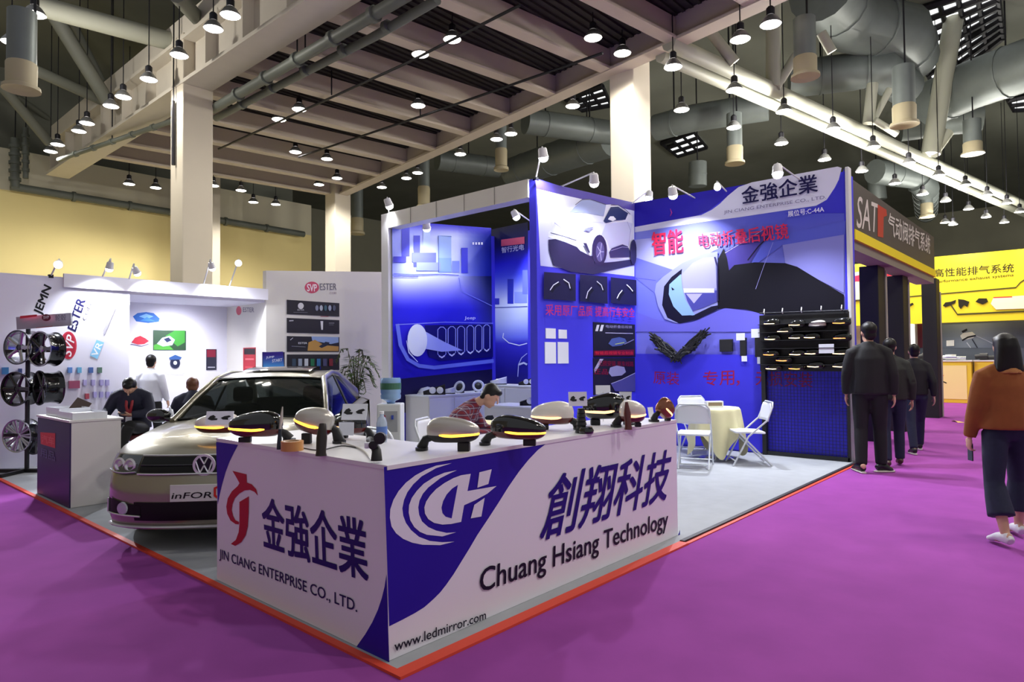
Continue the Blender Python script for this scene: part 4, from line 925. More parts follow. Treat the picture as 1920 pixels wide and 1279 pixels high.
obj('lower_intake', fgrid(-.56, .56, .275, .43, .010, 24, 4), GRILLE, car, smooth=50)
obj('chin_lip', MB().etube([k_(fas(-.86+1.72*k/30, .215, .015)) for k in range(31)], [(.012, .02)]*31, (0, 0, 1), 8), LIPW, car, smooth=50)
pl = obj('number_plate', MB().bb(k_((2.435, -.25, .435)), k_((2.447, .27, .575))), mat('plate_white', 'c9c8c6', .4), car, bevel=.004)
inv_u = lambda x, y: CO + Rz @ k_((2.449, x, y))
P = Print(inv_u, Rz @ Vector((1, 0, 0)), .0006)
P.text('inFOR', (-.235, .462), (.085, .462), (-.235, .512), '121214', .012, .15)
P.text('E', (.185, .462), (.24, .462), (.185, .512), '121214', .03, .15)
P.poly([(.10, .475), (.135, .448), (.168, .475), (.168, .525), (.15, .525), (.15, .485), (.135, .47), (.118, .485), (.118, .535), (.19, .56), (.165, .575), (.10, .545)], 'c02a20')
pp = P.build('plate_lettering', car)
wing_mirror('dark red and white wing mirror with amber strip, resting on the car bonnet', onD(408, 816, 5.5), FACE+.1, .36, .19, PEARL, WINE, AMBER, 1, 0, False, 'wing mirrors on the counter', .012)
info_card('white card with two dark pictures, leaning on the mirror on the car bonnet', 0, 0, .22, .11, .3, 0, True, at_px(410, 797, 5.30))
# ================================================================== people
SKIN = mat('skin', 'c79a80', .55, noise=.06, nscale=12); HAIR = mat('black_hair', '151211', .45, spec=.3); BROWNHAIR = mat('brown_hair', '6b3f22', .5)
def remesh(mb, name, M, vox, smooth_it=4, parent=None):
    me = bpy.data.meshes.new(name); me.from_pydata([tuple(p) for p in mb.v], [], mb.f)
    bm = bmesh.new(); bm.from_mesh(me); bmesh.ops.recalc_face_normals(bm, faces=bm.faces); bm.to_mesh(me); bm.free()
    o = bpy.data.objects.new(name, me); COL.objects.link(o)
    r = o.modifiers.new('r', 'REMESH'); r.mode = 'VOXEL'; r.voxel_size = vox
    if smooth_it:
        s = o.modifiers.new('s', 'SMOOTH'); s.iterations = smooth_it; s.factor = .5
    bpy.context.view_layer.update()
    m2 = bpy.data.meshes.new_from_object(o.evaluated_get(bpy.context.evaluated_depsgraph_get()))
    bpy.data.objects.remove(o); bpy.data.meshes.remove(me)
    m2.name = name; m2.materials.clear(); m2.materials.append(M); m2.shade_smooth()
    q = bpy.data.objects.new(name, m2); COL.objects.link(q)
    if parent: q.parent = parent
    return q
V = Vector
def hand(mb, w, d, palm_n, s, curl=.5, side=1):
    """W wrist, D direction of the fingers, PALM_N palm normal"""
    d = V(d).normalized(); n = V(palm_n); n = (n - d*n.dot(d)).normalized(); l = d.cross(n)*side
    R = Matrix((l, n, d)).transposed()
    mb.ell(w + d*.045*s, (.042*s, .017*s, .055*s), R, 12, 8)
    for k, (off, ln) in enumerate([(-.03, .066), (-.01, .076), (.01, .072), (.029, .056)]):
        b = w + d*.085*s + l*off*s; c = curl*(1 + .12*k)
        p1 = b + (d*cos(c*.5) + n*sin(c*.5))*ln*.5*s; p2 = p1 + (d*cos(c*1.2) + n*sin(c*1.2))*ln*.3*s; p3 = p2 + (d*cos(c*1.9) + n*sin(c*1.9))*ln*.25*s
        mb.etube([b - d*.02*s, b, p1, p2, p3], [.0092*s, .0095*s, .009*s, .0082*s, .0065*s], None, 7)
    t0 = w + d*.025*s - l*.035*s; t1 = t0 + (d*.7 - l*.6 + n*.3).normalized()*.04*s; t2 = t1 + (d*.9 - l*.1 + n*.4).normalized()*.032*s
    mb.etube([t0 + l*.015*s, t0, t1, t2], [.012*s, .0125*s, .0105*s, .008*s], None, 7)
def head(mb, c, fwd, up, s, face=True):
    """C centre of the head, FWD where the face points"""
    f = V(fwd).normalized(); u = V(up); u = (u - f*u.dot(f)).normalized(); l = u.cross(f)
    R = Matrix((l, f, u)).transposed()
    mb.ell(c + u*.018*s - f*.008*s, (.076*s, .095*s, .1*s), R, 16, 12)
    mb.ell(c - u*.055*s + f*.03*s, (.056*s, .06*s, .065*s), R, 14, 9)       # jaw
    mb.ell(c - u*.098*s + f*.066*s, (.024*s, .02*s, .018*s), R, 10, 7)      # chin
    if face:
        mb.etube([c + u*.025*s + f*.092*s, c - u*.005*s + f*.108*s, c - u*.022*s + f*.112*s], [(.009*s, .008*s), (.011*s, .011*s), (.016*s, .012*s)], l, 8)
        mb.ell(c - u*.055*s + f*.092*s, (.024*s, .01*s, .006*s), R, 10, 6); mb.ell(c - u*.066*s + f*.09*s, (.02*s, .01*s, .007*s), R, 10, 6)
        for sg in (1, -1): mb.ell(c + u*.03*s + f*.086*s + l*.03*s*sg, (.022*s, .012*s, .006*s), R, 8, 6)
    for sg in (1, -1): mb.ell(c + l*.076*s*sg - f*.008*s - u*.005*s, (.01*s, .02*s, .032*s), R, 8, 6)
    return l, f, u, R
def person(label, loc, rz, J, s=1.0, clothes=(), hair=None, hair_mat=None, skin=SKIN, vox=.011, face=True, curl=(.5, .5), feet=True, group=None, shoes=None, bare=None):
    """J: joints in local space (faces -Y).  clothes: (name, material, builder(mb, J, s), voxel)"""
    t = thing('person', label, 'person', loc, rz, group)
    mb = MB(); g = lambda k: V(J[k])
    hp, ws_, ch, nk, hd = g('hips'), g('waist'), g('chest'), g('neck'), g('head')
    mb.etube([hp - (ws_-hp)*.6, hp, ws_, ch, nk - (nk-ch)*.25, nk], [(.12*s, .09*s), (.155*s, .105*s), (.135*s, .095*s), (.165*s, .11*s), (.13*s, .085*s), (.06*s, .06*s)], J.get('lat', (1, 0, 0)), 14)
    mb.etube([nk - (nk-ch)*.2, nk, hd - (hd-nk)*.25], [(.06*s, .058*s), (.052*s, .052*s), (.05*s, .052*s)], (1, 0, 0), 12)
    head(mb, hd, J['look'], J['headup'], s, face)
    for i, sd in enumerate('RL'):
        sg = -1 if sd == 'R' else 1
        sh, el, wr = g('sh'+sd), g('el'+sd), g('wr'+sd)
        mb.etube([nk + V((0, 0, -.05*s)), sh, sh + (el-sh)*.4, el], [.05*s, .052*s, .045*s, .037*s], None, 10)
        mb.etube([el, el + (wr-el)*.3, wr], [.037*s, .038*s, .024*s], None, 10)
        dr = V(J.get('hd'+sd, wr-el)); hand(mb, wr, dr, V(J.get('pn'+sd, (-sg, 0, 0))), s, curl[i], sg)
        hi, kn, an, to = g('hi'+sd), g('kn'+sd), g('an'+sd), g('to'+sd)
        mb.etube([hi + (hp-hi)*.3, hi, hi + (kn-hi)*.5, kn], [.075*s, .082*s, .07*s, .052*s], None, 12)
        mb.etube([kn, kn + (an-kn)*.3, an], [.052*s, .054*s, .034*s], None, 12)
        mb.etube([an + (an-to)*.35 + V((0, 0, -.03*s)), an + V((0, 0, -.03*s)), (an+to)/2 + V((0, 0, -.02*s)), to], [(.03*s, .03*s), (.035*s, .035*s), (.038*s, .025*s), (.03*s, .015*s)], None, 10)
    body = remesh(mb, 'body', skin, vox, 3, t)
    for nm, M, fn, vx in clothes:
        if nm in ('shoes', 'soles'):
            for sd in 'RL': c = MB(); fn(c, J, s, sd); remesh(c, nm[:-1], M, vx, 3, t)
        else: c = MB(); fn(c, J, s); remesh(c, nm, M, vx, 3, t)
    if hair:
        c = MB(); hair(c, J, s); remesh(c, 'hair', hair_mat or HAIR, .012, 2, t)
    return t
def gv(J): return lambda k: V(J[k])
# garments
def trousers(w=1.0, length=1.0, flare=0.0):
    def fn(mb, J, s):
        g = gv(J); hp, ws_ = g('hips'), g('waist')
        mb.etube([hp - (ws_-hp)*.75, hp - (ws_-hp)*.3, hp, hp + (ws_-hp)*.7], [(.12*s, .09*s), (.168*s, .12*s), (.172*s, .124*s), (.15*s, .112*s)], J.get('lat', (1, 0, 0)), 16)
        for sd in 'RL':
            hi, kn, an = g('hi'+sd), g('kn'+sd), g('an'+sd); e = kn + (an-kn)*(length-.0 if length < 1 else 1)
            mb.etube([hi + (hp-hi)*.3, hi, hi + (kn-hi)*.5, kn], [.086*s, .096*s*w, .085*s*w, .07*s*w], None, 14)
            mb.etube([kn, kn + (e-kn)*.4, e], [.07*s*w, .068*s*w + flare*.4, .06*s*w + flare], None, 14)
    return fn
def jacket(w=1.0, hem=.0, collar=True, sleeve=1.0, depth=1.0):
    def fn(mb, J, s):
        g = gv(J); hp, ws_, ch, nk = g('hips'), g('waist'), g('chest'), g('neck')
        lo = hp + (hp-ws_)*hem
        mb.etube([lo, hp, ws_, ch, nk - (nk-ch)*.3, nk + (nk-ch)*.02], [(.185*s*w, .135*s*w*depth), (.185*s*w, .135*s*w*depth), (.172*s*w, .128*s*w*depth), (.18*s*w, .135*s*depth), (.115*s*w, .1*s), (.075*s, .072*s)], J.get('lat', (1, 0, 0)), 18)
        if collar: mb.etube([nk - (nk-ch)*.12, nk + (g('head')-nk)*.22], [(.085*s, .08*s), (.068*s, .068*s)], (1, 0, 0), 14)
        for sd in 'RL':
            sh, el, wr = g('sh'+sd), g('el'+sd), g('wr'+sd); e = el + (wr-el)*min(1, sleeve*.97)
            mb.etube([nk + V((0, 0, -.03*s)), nk*.45 + sh*.55 + V((0, 0, .005*s)), sh, sh + (el-sh)*.45, el], [.05*s, .062*s, .07*s*w, .066*s*w, .056*s*w], None, 12)
            mb.etube([el, el + (e-el)*.4, e], [.056*s*w, .054*s*w, .042*s*w], None, 12)
    return fn
def shoes(h=.05, w=1.0):
    def fn(mb, J, s, side='RL'):
        g = gv(J)
        for sd in side:
            an, to = g('an'+sd), g('to'+sd); d = (to-an); d.z = 0; d.normalize()
            heel = an - d*.06*s; heel.z = to.z + .012; tip = to + d*.03*s
            mb.etube([heel + V((0, 0, .01)), an*.6 + heel*.4, (an+to)/2, to, tip], [(.032*s*w, .035*s), (.042*s*w, .05*s), (.046*s*w, .036*s), (.044*s*w, .026*s), (.025*s*w, .016*s)], None, 12)
    return fn
def soles(mb, J, s, side='RL'):
    g = gv(J)
    for sd in side:
        an, to = g('an'+sd), g('to'+sd); d = (to-an); d.z = 0; d.normalize()
        z = to.z - .016*s; p = [an - d*.085*s, an, (an+to)/2, to, to + d*.05*s]
        for q in p: q.z = z
        mb.etube(p, [(.03*s, .014*s), (.043*s, .016*s), (.047*s, .016*s), (.046*s, .016*s), (.025*s, .013*s)], None, 12)
def short_hair(mb, J, s):
    c = V(J['head']); f = V(J['look']).normalized(); u = V(J['headup']); u = (u - f*u.dot(f)).normalized(); l = u.cross(f); R = Matrix((l, f, u)).transposed()
    mb.ell(c + u*.038*s - f*.024*s, (.085*s, .096*s, .094*s), R, 16, 12); mb.ell(c - u*.03*s - f*.052*s, (.07*s, .048*s, .07*s), R, 14, 9)
    mb.ell(c + u*.085*s + f*.04*s, (.06*s, .05*s, .035*s), R, 12, 8)
def long_hair(drop):
    def fn(mb, J, s):
        short_hair(mb, J, s)
        c = V(J['head']); f = V(J['look']).normalized(); u = V((0, 0, 1)); l = u.cross(f).normalized()
        mb.etube([c + u*.07*s - f*.03*s, c - f*.05*s, c - u*.1*s - f*.06*s, c - u*drop*s - f*.075*s, c - u*(drop+.05)*s - f*.075*s], [(.08*s, .085*s), (.095*s, .085*s), (.105*s, .075*s), (.115*s, .055*s), (.06*s, .03*s)], l, 16)
    return fn
def stand(h=1.72, stride=.1, armR=(.0, .0), armL=(.0, .0), lean=0.0, look=(0, -1, -.1)):
    s = h/1.75; z = lambda v: v*s
    J = dict(hips=(0, 0, z(.96)), waist=(0, .0 + lean*.1, z(1.1)), chest=(0, .0 - lean*.1, z(1.32)), neck=(0, .02 - lean*.3, z(1.49)), head=(0, -.01 - lean*.4, z(1.625)), look=look, headup=(0, 0, 1))
    for sd, sg, ar, st in (('R', -1, armR, stride), ('L', 1, armL, -stride)):
        J['sh'+sd] = (sg*z(.172), .01 - lean*.2, z(1.385)); J['el'+sd] = (sg*z(.235), .03 + ar[0]*.5, z(1.15)); J['wr'+sd] = (sg*z(.245), -.02 + ar[0], z(.9) + ar[1])
        J['hi'+sd] = (sg*z(.09), 0, z(.9)); J['kn'+sd] = (sg*z(.1), -.02 - st*.55, z(.5)); J['an'+sd] = (sg*z(.105), .03 - st, z(.095)); J['to'+sd] = (sg*z(.125), -.12 - st, z(.03))
    return J, s
def at_feet(x, y, D=None): p = onZ(x, y, .0); return p
NAVYSUIT = mat('navy_suit', '15172f', .7, noise=.1, nscale=20); BLACKCLOTH = mat('black_cloth', '131214', .8, noise=.15, nscale=18); DARKTROUSER = mat('black_trousers', '0e0e11', .8)
DARKGREEN = mat('dark_grey_jacket', '23241f', .85, noise=.15, nscale=16); DENIM = mat('dark_denim', '1b2038', .85, noise=.2, nscale=30)
SUEDE = mat('tan_suede', '8a4f22', .9, noise=.22, nscale=9, bump=.3); FLEECE = mat('tan_fleece_collar', 'b07c46', .95, noise=.2, nscale=40, bump=.6)
WSHIRT = mat('white_shirt', 'dedee4', .75, noise=.04, nscale=14); WHITESHOE = mat('white_shoe', 'd9d8dc', .5); BLACKSHOE = mat('black_shoe', '121214', .4); SOLE = mat('pale_sole', 'c9c4b8', .6); TANSHOE = mat('tan_shoe', 'a4522a', .4)

# --- man in black looking at the mesh rack (seen from behind)
J, s = stand(1.92, .07, (.05, 0), (-.03, 0), .05, look=(.35, -1, -.12))
J['toR'] = (-.2*s, -.1, .03); J['toL'] = (.17*s, -.12, .03)
p = onZ(1634, 886, 0)
person('person in a black jacket and black trousers standing beside the mesh rack, seen from behind', (p.x, p.y, 0), pi/2 - .25 + CAMYAW - .2, J, s,
       [('jacket', BLACKCLOTH, jacket(1.12, .35), .014), ('trousers', DARKTROUSER, trousers(1.05, 1.0), .014), ('shoes', BLACKSHOE, shoes(), .01), ('soles', SOLE, soles, .01)], short_hair)
# --- second man, dark grey jacket
J, s = stand(1.72, .12, (.02, 0), (.04, 0), .1, look=(-.3, -1, -.15))
p = onZ(1690, 880, 0)
person('person in a dark grey jacket walking beside the man in black, mostly hidden behind him', (p.x+.35-.17, p.y-.06+.19, 0), pi/2 + CAMYAW - .3, J, s,
       [('jacket', DARKGREEN, jacket(1.08, .3), .014), ('trousers', DENIM, trousers(1.0, 1.0), .014), ('shoes', mat('brown_shoe', '4a3428', .5), shoes(), .01)], short_hair)
# --- third walker farther down
J, s = stand(1.66, .3, (.1, 0), (-.1, 0), .06)
p = onZ(1728, 852, 0)
person('person in dark jeans striding ahead of the two men, beside the black post', (p.x+.2, p.y+.1, 0), pi/2 + CAMYAW - .35, J, s,
       [('jacket', BLACKCLOTH, jacket(1.02, .2), .014), ('jeans', DENIM, trousers(.98, 1.0), .014), ('shoes', BLACKSHOE, shoes(), .01), ('soles', SOLE, soles, .01)], short_hair)
# --- woman in the tan jacket at the edge of the picture
J, s = stand(1.66, .17, (.02, 0), (-.05, 0), .0, look=(0, -1, -.1))
J['knL'] = (.14*s, .05, .5*s); J['knR'] = (-.14*s, -.1, .5*s); J['anL'] = (.15*s, .2, .095); J['anR'] = (-.15*s, -.12, .095); J['toL'] = (.17*s, .05, .03); J['toR'] = (-.17*s, -.27, .03)
J['wrL'] = (.25*s, -.08, .86*s); J['hdL'] = (0.02, -.15, -1); J['pnL'] = (-1, 0, 0)
J['elR'] = (-.27*s, -.02, 1.16*s); J['wrR'] = (-.27*s, -.1, .91*s)
p = onZ(1893, 1014, 0); FW = onZ(1600, 880, 0) - p
yaw_w = pi/2 + CAMYAW - .12
w_ = person('person with long dark hair, tan suede jacket and cropped navy trousers, in the aisle', (p.x, p.y, 0), yaw_w, J, s,
       [('jacket', SUEDE, jacket(1.2, .12, False), .014), ('collar', FLEECE, lambda mb, J, s: mb.etube([V(J['neck']) - V((0, 0, .07)), V(J['neck']) + V((0, 0, .03))], [(.125*s, .11*s), (.085*s, .085*s)], (1, 0, 0), 18), .012), ('trousers', DENIM, trousers(1.06, .66, .035), .014), ('shoes', WHITESHOE, shoes(.05, 1.05), .009)], long_hair(.2), vox=.009, curl=(.7, 1.0))
ph = thing('mobile_phone', 'dark mobile phone held by the person in the tan jacket', 'phone', w_.matrix_basis @ V(J['wrL']) + V((0, 0, -.075)), yaw_w)
obj('phone_body', MB().box((-.022, -.035, -.05), (.01, .07, .145)), mat('phone_grey', '3a3d44', .25, .3), ph, bevel=.004); obj('screen', MB().box((-.0275, -.035, -.05), (.001, .062, .13)), mat('phone_screen', '0c0d10', .1), ph)
# --- seated man in the navy suit with a red lanyard, bent over his phone
def seated(h=1.72, seat=.46, bow=.25, kx=.12, feet=(.42, .42), lookz=-.8):
    s = h/1.75; z0 = seat + .09
    J = dict(hips=(0, 0, z0), waist=(0, -.02, z0+.15*s), chest=(0, -.02-bow*.6, z0+.36*s), neck=(0, -.03-bow*1.05, z0+.51*s), head=(0, -.06-bow*1.6, z0+.6*s), look=(0, -1, lookz), headup=(0, -.6, 1))
    for sd, sg, ft in (('R', -1, feet[0]), ('L', 1, feet[1])):
        J['sh'+sd] = (sg*.18*s, -.01-bow*.85, z0+.41*s); J['el'+sd] = (sg*.26*s, -.1-bow, z0+.2*s); J['wr'+sd] = (sg*.1*s, -.32-bow, z0+.18*s)
        J['hi'+sd] = (sg*.09*s, -.02, z0-.02); J['kn'+sd] = (sg*kx*s, -.44*s, z0-.0); J['an'+sd] = (sg*kx*s, -ft, .095); J['to'+sd] = (sg*kx*1.15*s, -ft-.15, .03)
    return J, s
J, s = seated(1.72, .56, .18, .13, (.34, .45), -1.1)
J['head'] = (0, -.24, 1.165); J['headup'] = (0, -.9, 1)
J['knL'] = (.05, -.45, .70); J['anL'] = (-.08, -.5, .30); J['toL'] = (-.1, -.63, .2)
J['wrR'] = (-.3*s, -.36, .84); J['elR'] = (-.3*s, -.14, .84); J['hdR'] = (-.5, -1, 0); J['pnR'] = (0, 0, -1)
J['wrL'] = (.05*s, -.36, .83); J['hdL'] = (-1, -.4, .1); J['pnL'] = (0, .3, 1)
p = onD(252, 868, 9.6); p = V((3.75, 10.15, 0))
def suitp(px, D): q = onD(px, 800, D); return q
sp_ = onD(254, 760, 8.6)
SUITYAW = CAMYAW - pi/2 + .25
su = person('person in a navy suit and red lanyard, sitting bowed over a phone', (sp_.x, sp_.y, 0), SUITYAW, J, s,
       [('jacket', NAVYSUIT, jacket(1.08, .1), .013), ('trousers', DARKTROUSER, trousers(1.0, .95), .013), ('shoes', TANSHOE, shoes(), .01),
        ('lanyard', mat('red_lanyard', '8e1626', .5), lambda mb, J, s: mb.etube([V((-.035, -.235, 1.04)), V((-.03, -.275, .93)), V((0, -.27, .80))], [(.02, .012)]*3, (1, 0, 0), 8).etube([V((.035, -.235, 1.04)), V((.03, -.275, .93)), V((0, -.27, .80))], [(.02, .012)]*3, (1, 0, 0), 8), .008),
        ('badge_card', PAPER, lambda mb, J, s: mb.box((0, -.275, .75), (.075, .014, .1)), .007)], short_hair, vox=.009)
ph = thing('mobile_phone', 'dark phone held over the lap of the person in the navy suit', 'phone', su.matrix_basis @ V((-.03, -.43, .855)), SUITYAW)
obj('phone_body', MB().box((0, 0, 0), (.07, .13, .01)), mat('phone_grey', '3a3d44', .25, .3), ph, bevel=.003)
STEEL = mat('stool_steel', 'b9bbc0', .2, .9); STOOLRED = mat('wine_stool_seat', '6a1d24', .5)
st = thing('bar_stool', 'wine red round stool under the person in the navy suit', 'stool', (sp_.x, sp_.y, .012))
obj('seat', MB().lathe([(.0, .47), (.17, .47), (.19, .5), (.19, .54), (.16, .56), (0, .562)], n=24), STOOLRED, st, smooth=40); obj('post', MB().tube([(0, 0, .02), (0, 0, .47)], .025, 10), STEEL, st, smooth=50); obj('foot_plate', MB().lathe([(.21, 0), (.2, .015), (.04, .035), (0, .036)], n=24), STEEL, st, smooth=40)
# --- man in a white shirt behind, back turned
J, s = stand(1.6, .04, (-.05, .05), (-.05, .05), .0, look=(.2, -1, -.1))
p = onD(283, 700, 10.4)
person('person in a white shirt standing behind the navy suit, facing the white wall', (p.x, p.y, 0), pi/2 + CAMYAW, J, s,
       [('shirt', WSHIRT, jacket(1.0, .1), .014), ('trousers', DARKTROUSER, trousers(1.0, 1.0), .014), ('shoes', BLACKSHOE, shoes(), .011)], short_hair, vox=.012)
# --- brown-haired person in a dark suit sitting behind the car
J, s = seated(1.72, .46, .06, .12, (.42, .42), -.25); J['headup'] = (0, 0, 1)
p = onD(362, 760, 9.1)
person('brown-haired person in a dark suit sitting behind the car, seen from behind', (p.x, p.y, 0), pi/2 + CAMYAW + .5, J, s,
       [('jacket', NAVYSUIT, jacket(1.08, .1), .014), ('trousers', DARKTROUSER, trousers(1.0, 1.0), .014), ('shoes', BLACKSHOE, shoes(), .011)], short_hair, BROWNHAIR, vox=.012)
SEATED2 = (p.x, p.y, CAMYAW + .5)
# --- man in the plaid shirt bent over behind the counter
def plaid():
    M = bpy.data.materials.new('plaid_shirt'); M.use_nodes = True; nt = M.node_tree; b = nt.nodes['Principled BSDF']; b.inputs['Roughness'].default_value = .85
    tc = nt.nodes.new('ShaderNodeTexCoord'); sep = nt.nodes.new('ShaderNodeSeparateXYZ'); nt.links.new(tc.outputs['Object'], sep.inputs[0])
    def band(ax, per, th):
        a = nt.nodes.new('ShaderNodeMath'); a.operation = 'PINGPONG'; a.inputs[1].default_value = per; nt.links.new(sep.outputs[ax], a.inputs[0])
        c = nt.nodes.new('ShaderNodeMath'); c.operation = 'GREATER_THAN'; c.inputs[1].default_value = per*th; nt.links.new(a.outputs[0], c.inputs[0]); return c.outputs[0]
    prev = None
    col = (*lin('7d2430'), 1)
    for sock, c in [(band(2, .03, .55), '2a2a50'), (band(0, .03, .55), '3c3054'), (band(2, .03, .9), 'c4b8c0'), (band(0, .03, .9), 'c4b8c0')]:
        mx = nt.nodes.new('ShaderNodeMix'); mx.data_type = 'RGBA'; mx.inputs[7].default_value = (*lin(c), 1)
        if prev is None: mx.inputs[6].default_value = col
        else: nt.links.new(prev, mx.inputs[6])
        ml = nt.nodes.new('ShaderNodeMath'); ml.operation = 'MULTIPLY'; ml.inputs[1].default_value = .6; nt.links.new(sock, ml.inputs[0]); nt.links.new(ml.outputs[0], mx.inputs[0]); prev = mx.outputs[2]
    nt.links.new(prev, b.inputs['Base Color']); return M
J, s = seated(1.7, .44, .26, .12, (.36, .4), -.85); J['headup'] = (0, -.55, 1)
J['wrR'] = (-.12, -.6, .74); J['wrL'] = (.14, -.58, .74); J['hdR'] = (.3, -1, 0); J['hdL'] = (-.3, -1, 0); J['pnR'] = J['pnL'] = (0, 0, -1); J['elR'] = (-.27, -.34, .74); J['elL'] = (.27, -.33, .74)
p = onD(838, 790, 6.9); PLAID = (p.x, p.y, CAMYAW - .25)
person('person in a plaid shirt sitting bent over a table behind the counter', (p.x, p.y, 0), CAMYAW - .25 , J, s,
       [('shirt', plaid(), jacket(1.0, .1), .012), ('trousers', DENIM, trousers(1.0, 1.0), .014), ('shoes', BLACKSHOE, shoes(), .011)], short_hair, vox=.009)
# ================================================================== white booth behind the car
BOOTHWHITE = mat('white_booth_wall', 'dfddea', .6, noise=.02, nscale=2); CREAMWALL = mat('cream_booth_wall', 'd8d4cc', .6, noise=.02, nscale=2)
YB1, YB2 = 11.4, 12.95
wl = thing('booth_wall', 'white booth wall with slanted brand lettering, behind the wheel rack', 'display wall', (.9, YB1, 0))
xl = onY(243, 560, YB1).x; xr = onY(494, 545, YB1).x; x0 = .9
obj('panel', MB().bb((0, 0, .0), (xl-x0, .1, 2.75)).bb((xl-x0-.1, .1, 0), (xl-x0, YB2-YB1, 2.75)), BOOTHWHITE, wl)
Z4 = zc(0, 430, 3.996); Z5 = zc(400, 430, 3.996)
P = Print(lambda x, y: onY(x, y, YB1), (0, -1, 0))
P.text('JEMN', *Z4(322,655, 402,448, 250,622), '101018', .035); P.text('ESTER', *Z4(566,770, 640,538, 506,742), '1c1a50', .03); P.text('.COM', *Z4(640,700, 688,565, 612,688), '8a8898')
P.poly([(Z4(512 + 62*cos(2*pi*k/28), 872 + 104*sin(2*pi*k/28))[0]) for k in range(28)], 'c03448'); P.poly([(Z4(512 + 50*cos(2*pi*k/28), 872 + 92*sin(2*pi*k/28))[0]) for k in range(28)], 'a8263c')
P.text('SVP', *Z4(530,960, 562,815, 470,930), 'f0e4ea', .02)
P.poly(Z4(672,948, 722,830, 778,850, 728,975), '8fcdf0'); P.text('VR', *Z4(722,962, 768,862, 682,942), 'f4fbff', .03)
P.line(Z4(778,785, 862,585), 3, 'b4b2be'); P.line(Z4(772,770, 850,590), .8, '8a8898')
P.build('printed_graphic', wl)
rw = thing('booth_wall', 'white recessed booth wall with small car pictures, behind the white shirt', 'display wall', (xl, YB2, 0))
obj('panel', MB().bb((0, 0, 0), (7.6-xl, .1, 2.75)), BOOTHWHITE, rw)
obj('soffit', MB().bb((0, -1.5, 2.56), (xr-xl+.1, 0, 2.62)), BOOTHWHITE, rw)
obj('fascia', MB().bb((-.9, -YB2+YB1-.06, 2.6), (xr-xl+.06, -YB2+YB1-.005, 2.80)), mat('fascia_white', 'e4e2ea', .5), rw)
P = Print(lambda x, y: onY(x, y, YB2), (0, -1, 0))
P.poly(Z4(995,655, 1030,630, 1095,622, 1150,630, 1195,670, 1190,695, 1110,705, 1020,692), '2a6ac4'); P.poly(Z4(1040,655, 1095,635, 1150,655, 1100,675), '7ab4f0'); P.poly(Z4(1045,690, 1100,660, 1160,690), '3f8ae0')
P.poly(Z4(905,735, 925,650, 950,625, 955,660, 930,735), '2f6a4c'); P.poly(Z4(920,690, 948,640, 950,690), '8ac4a0')
P.poly(Z4(985,850, 1010,815, 1050,800, 1090,820, 1115,840, 1080,862, 1030,865), 'c43848'); P.line(Z4(980,862, 1060,878, 1112,862), 1.2, '6a5a7a')
P.poly(Z4(862,955, 870,812, 884,812, 886,955), '3a3a52'); P.poly(Z4(902,955, 905,815, 918,820, 922,955), '44445c'); P.poly(Z4(832,960, 850,905, 856,1000), 'a83048')
P.poly(Z4(838,985, 870,955, 910,985, 905,1025, 850,1030), 'a02c5a'); P.line(Z4(820,1055, 908,1050), 1.2, '5a6a8a')
P.poly([Z4(1310 + 38*cos(2*pi*k/20), 1005 + 40*sin(2*pi*k/20))[0] for k in range(20)], '262a44'); P.poly([Z4(1310 + 14*cos(2*pi*k/16), 1003 + 15*sin(2*pi*k/16))[0] for k in range(16)], 'd8dcf0'); P.poly(Z4(1262,965, 1310,942, 1360,962, 1345,978, 1275,980), '3a5a94')
P.line(Z4(1230,1078, 1380,1082), .8, 'b4b4c8')
P.build('printed_graphic', rw)
def wall_poster(label, x0, y0, x1, y1, Y, M, draw=None, Z=Z4, cat='poster', name='wall_poster', group=None, th=.012):
    a = onY(*Z(x0, y0)[0], Y); b = onY(*Z(x1, y1)[0], Y); t = thing(name, label, cat, (a.x, Y, b.z), 0, group)
    obj('board', MB().bb((0, -th, 0), (b.x-a.x, -.0005, a.z-b.z)), M, t)
    if draw:
        P = Print(lambda x, y: onY(x, y, Y-th), (0, -1, 0)); draw(P); P.build('printed_picture', t)
    return t
GB = mat('green_photo_board', '24452c', .5); NB = mat('navy_poster_board', '23263a', .5); RB = mat('red_poster_board', 'b02030', .5)
wall_poster('green photo of a white sports car on the recessed white wall', 1148, 757, 1392, 908, YB2, GB, lambda P: (P.poly(Z4(1240,800, 1310,760, 1385,760, 1385,850, 1330,880), '3f8a3a'), P.poly(Z4(1152,905, 1152,870, 1230,840, 1300,905), '4f9a40'), P.poly(Z4(1175,860, 1215,815, 1270,800, 1310,830, 1290,870, 1220,880), 'b9c4dc'), P.poly(Z4(1225,825, 1262,812, 1285,835, 1250,850), '2a3050')))
wall_poster('slim dark poster with a red top on the recessed white wall', 1545, 900, 1620, 1056, YB2, NB, lambda P: (P.poly(Z4(1550,905, 1615,905, 1615,960, 1550,960), '8a2a40'), P.line(Z4(1556,1036, 1610,1036), 2, 'b0b0c0')))
cb = thing('booth_wall', 'cream end wall of the white booth with four black posters', 'display wall', (xr, YB1, 0))
za, zb = onY(500, 508, YB1).z, onY(716, 510, YB1).z; xe = onY(722, 600, YB1).x
obj('panel', MB().prism([(0.05, 0, .0), (xe-xr, 0, .0), (xe-xr, 0, zb), (.05, 0, za)], (0, .12, 0)).bb((.05, .12, 0), (.17, YB2-YB1, 2.75)), CREAMWALL, cb)
P = Print(lambda x, y: onY(x, y, YB1), (0, -1, 0))
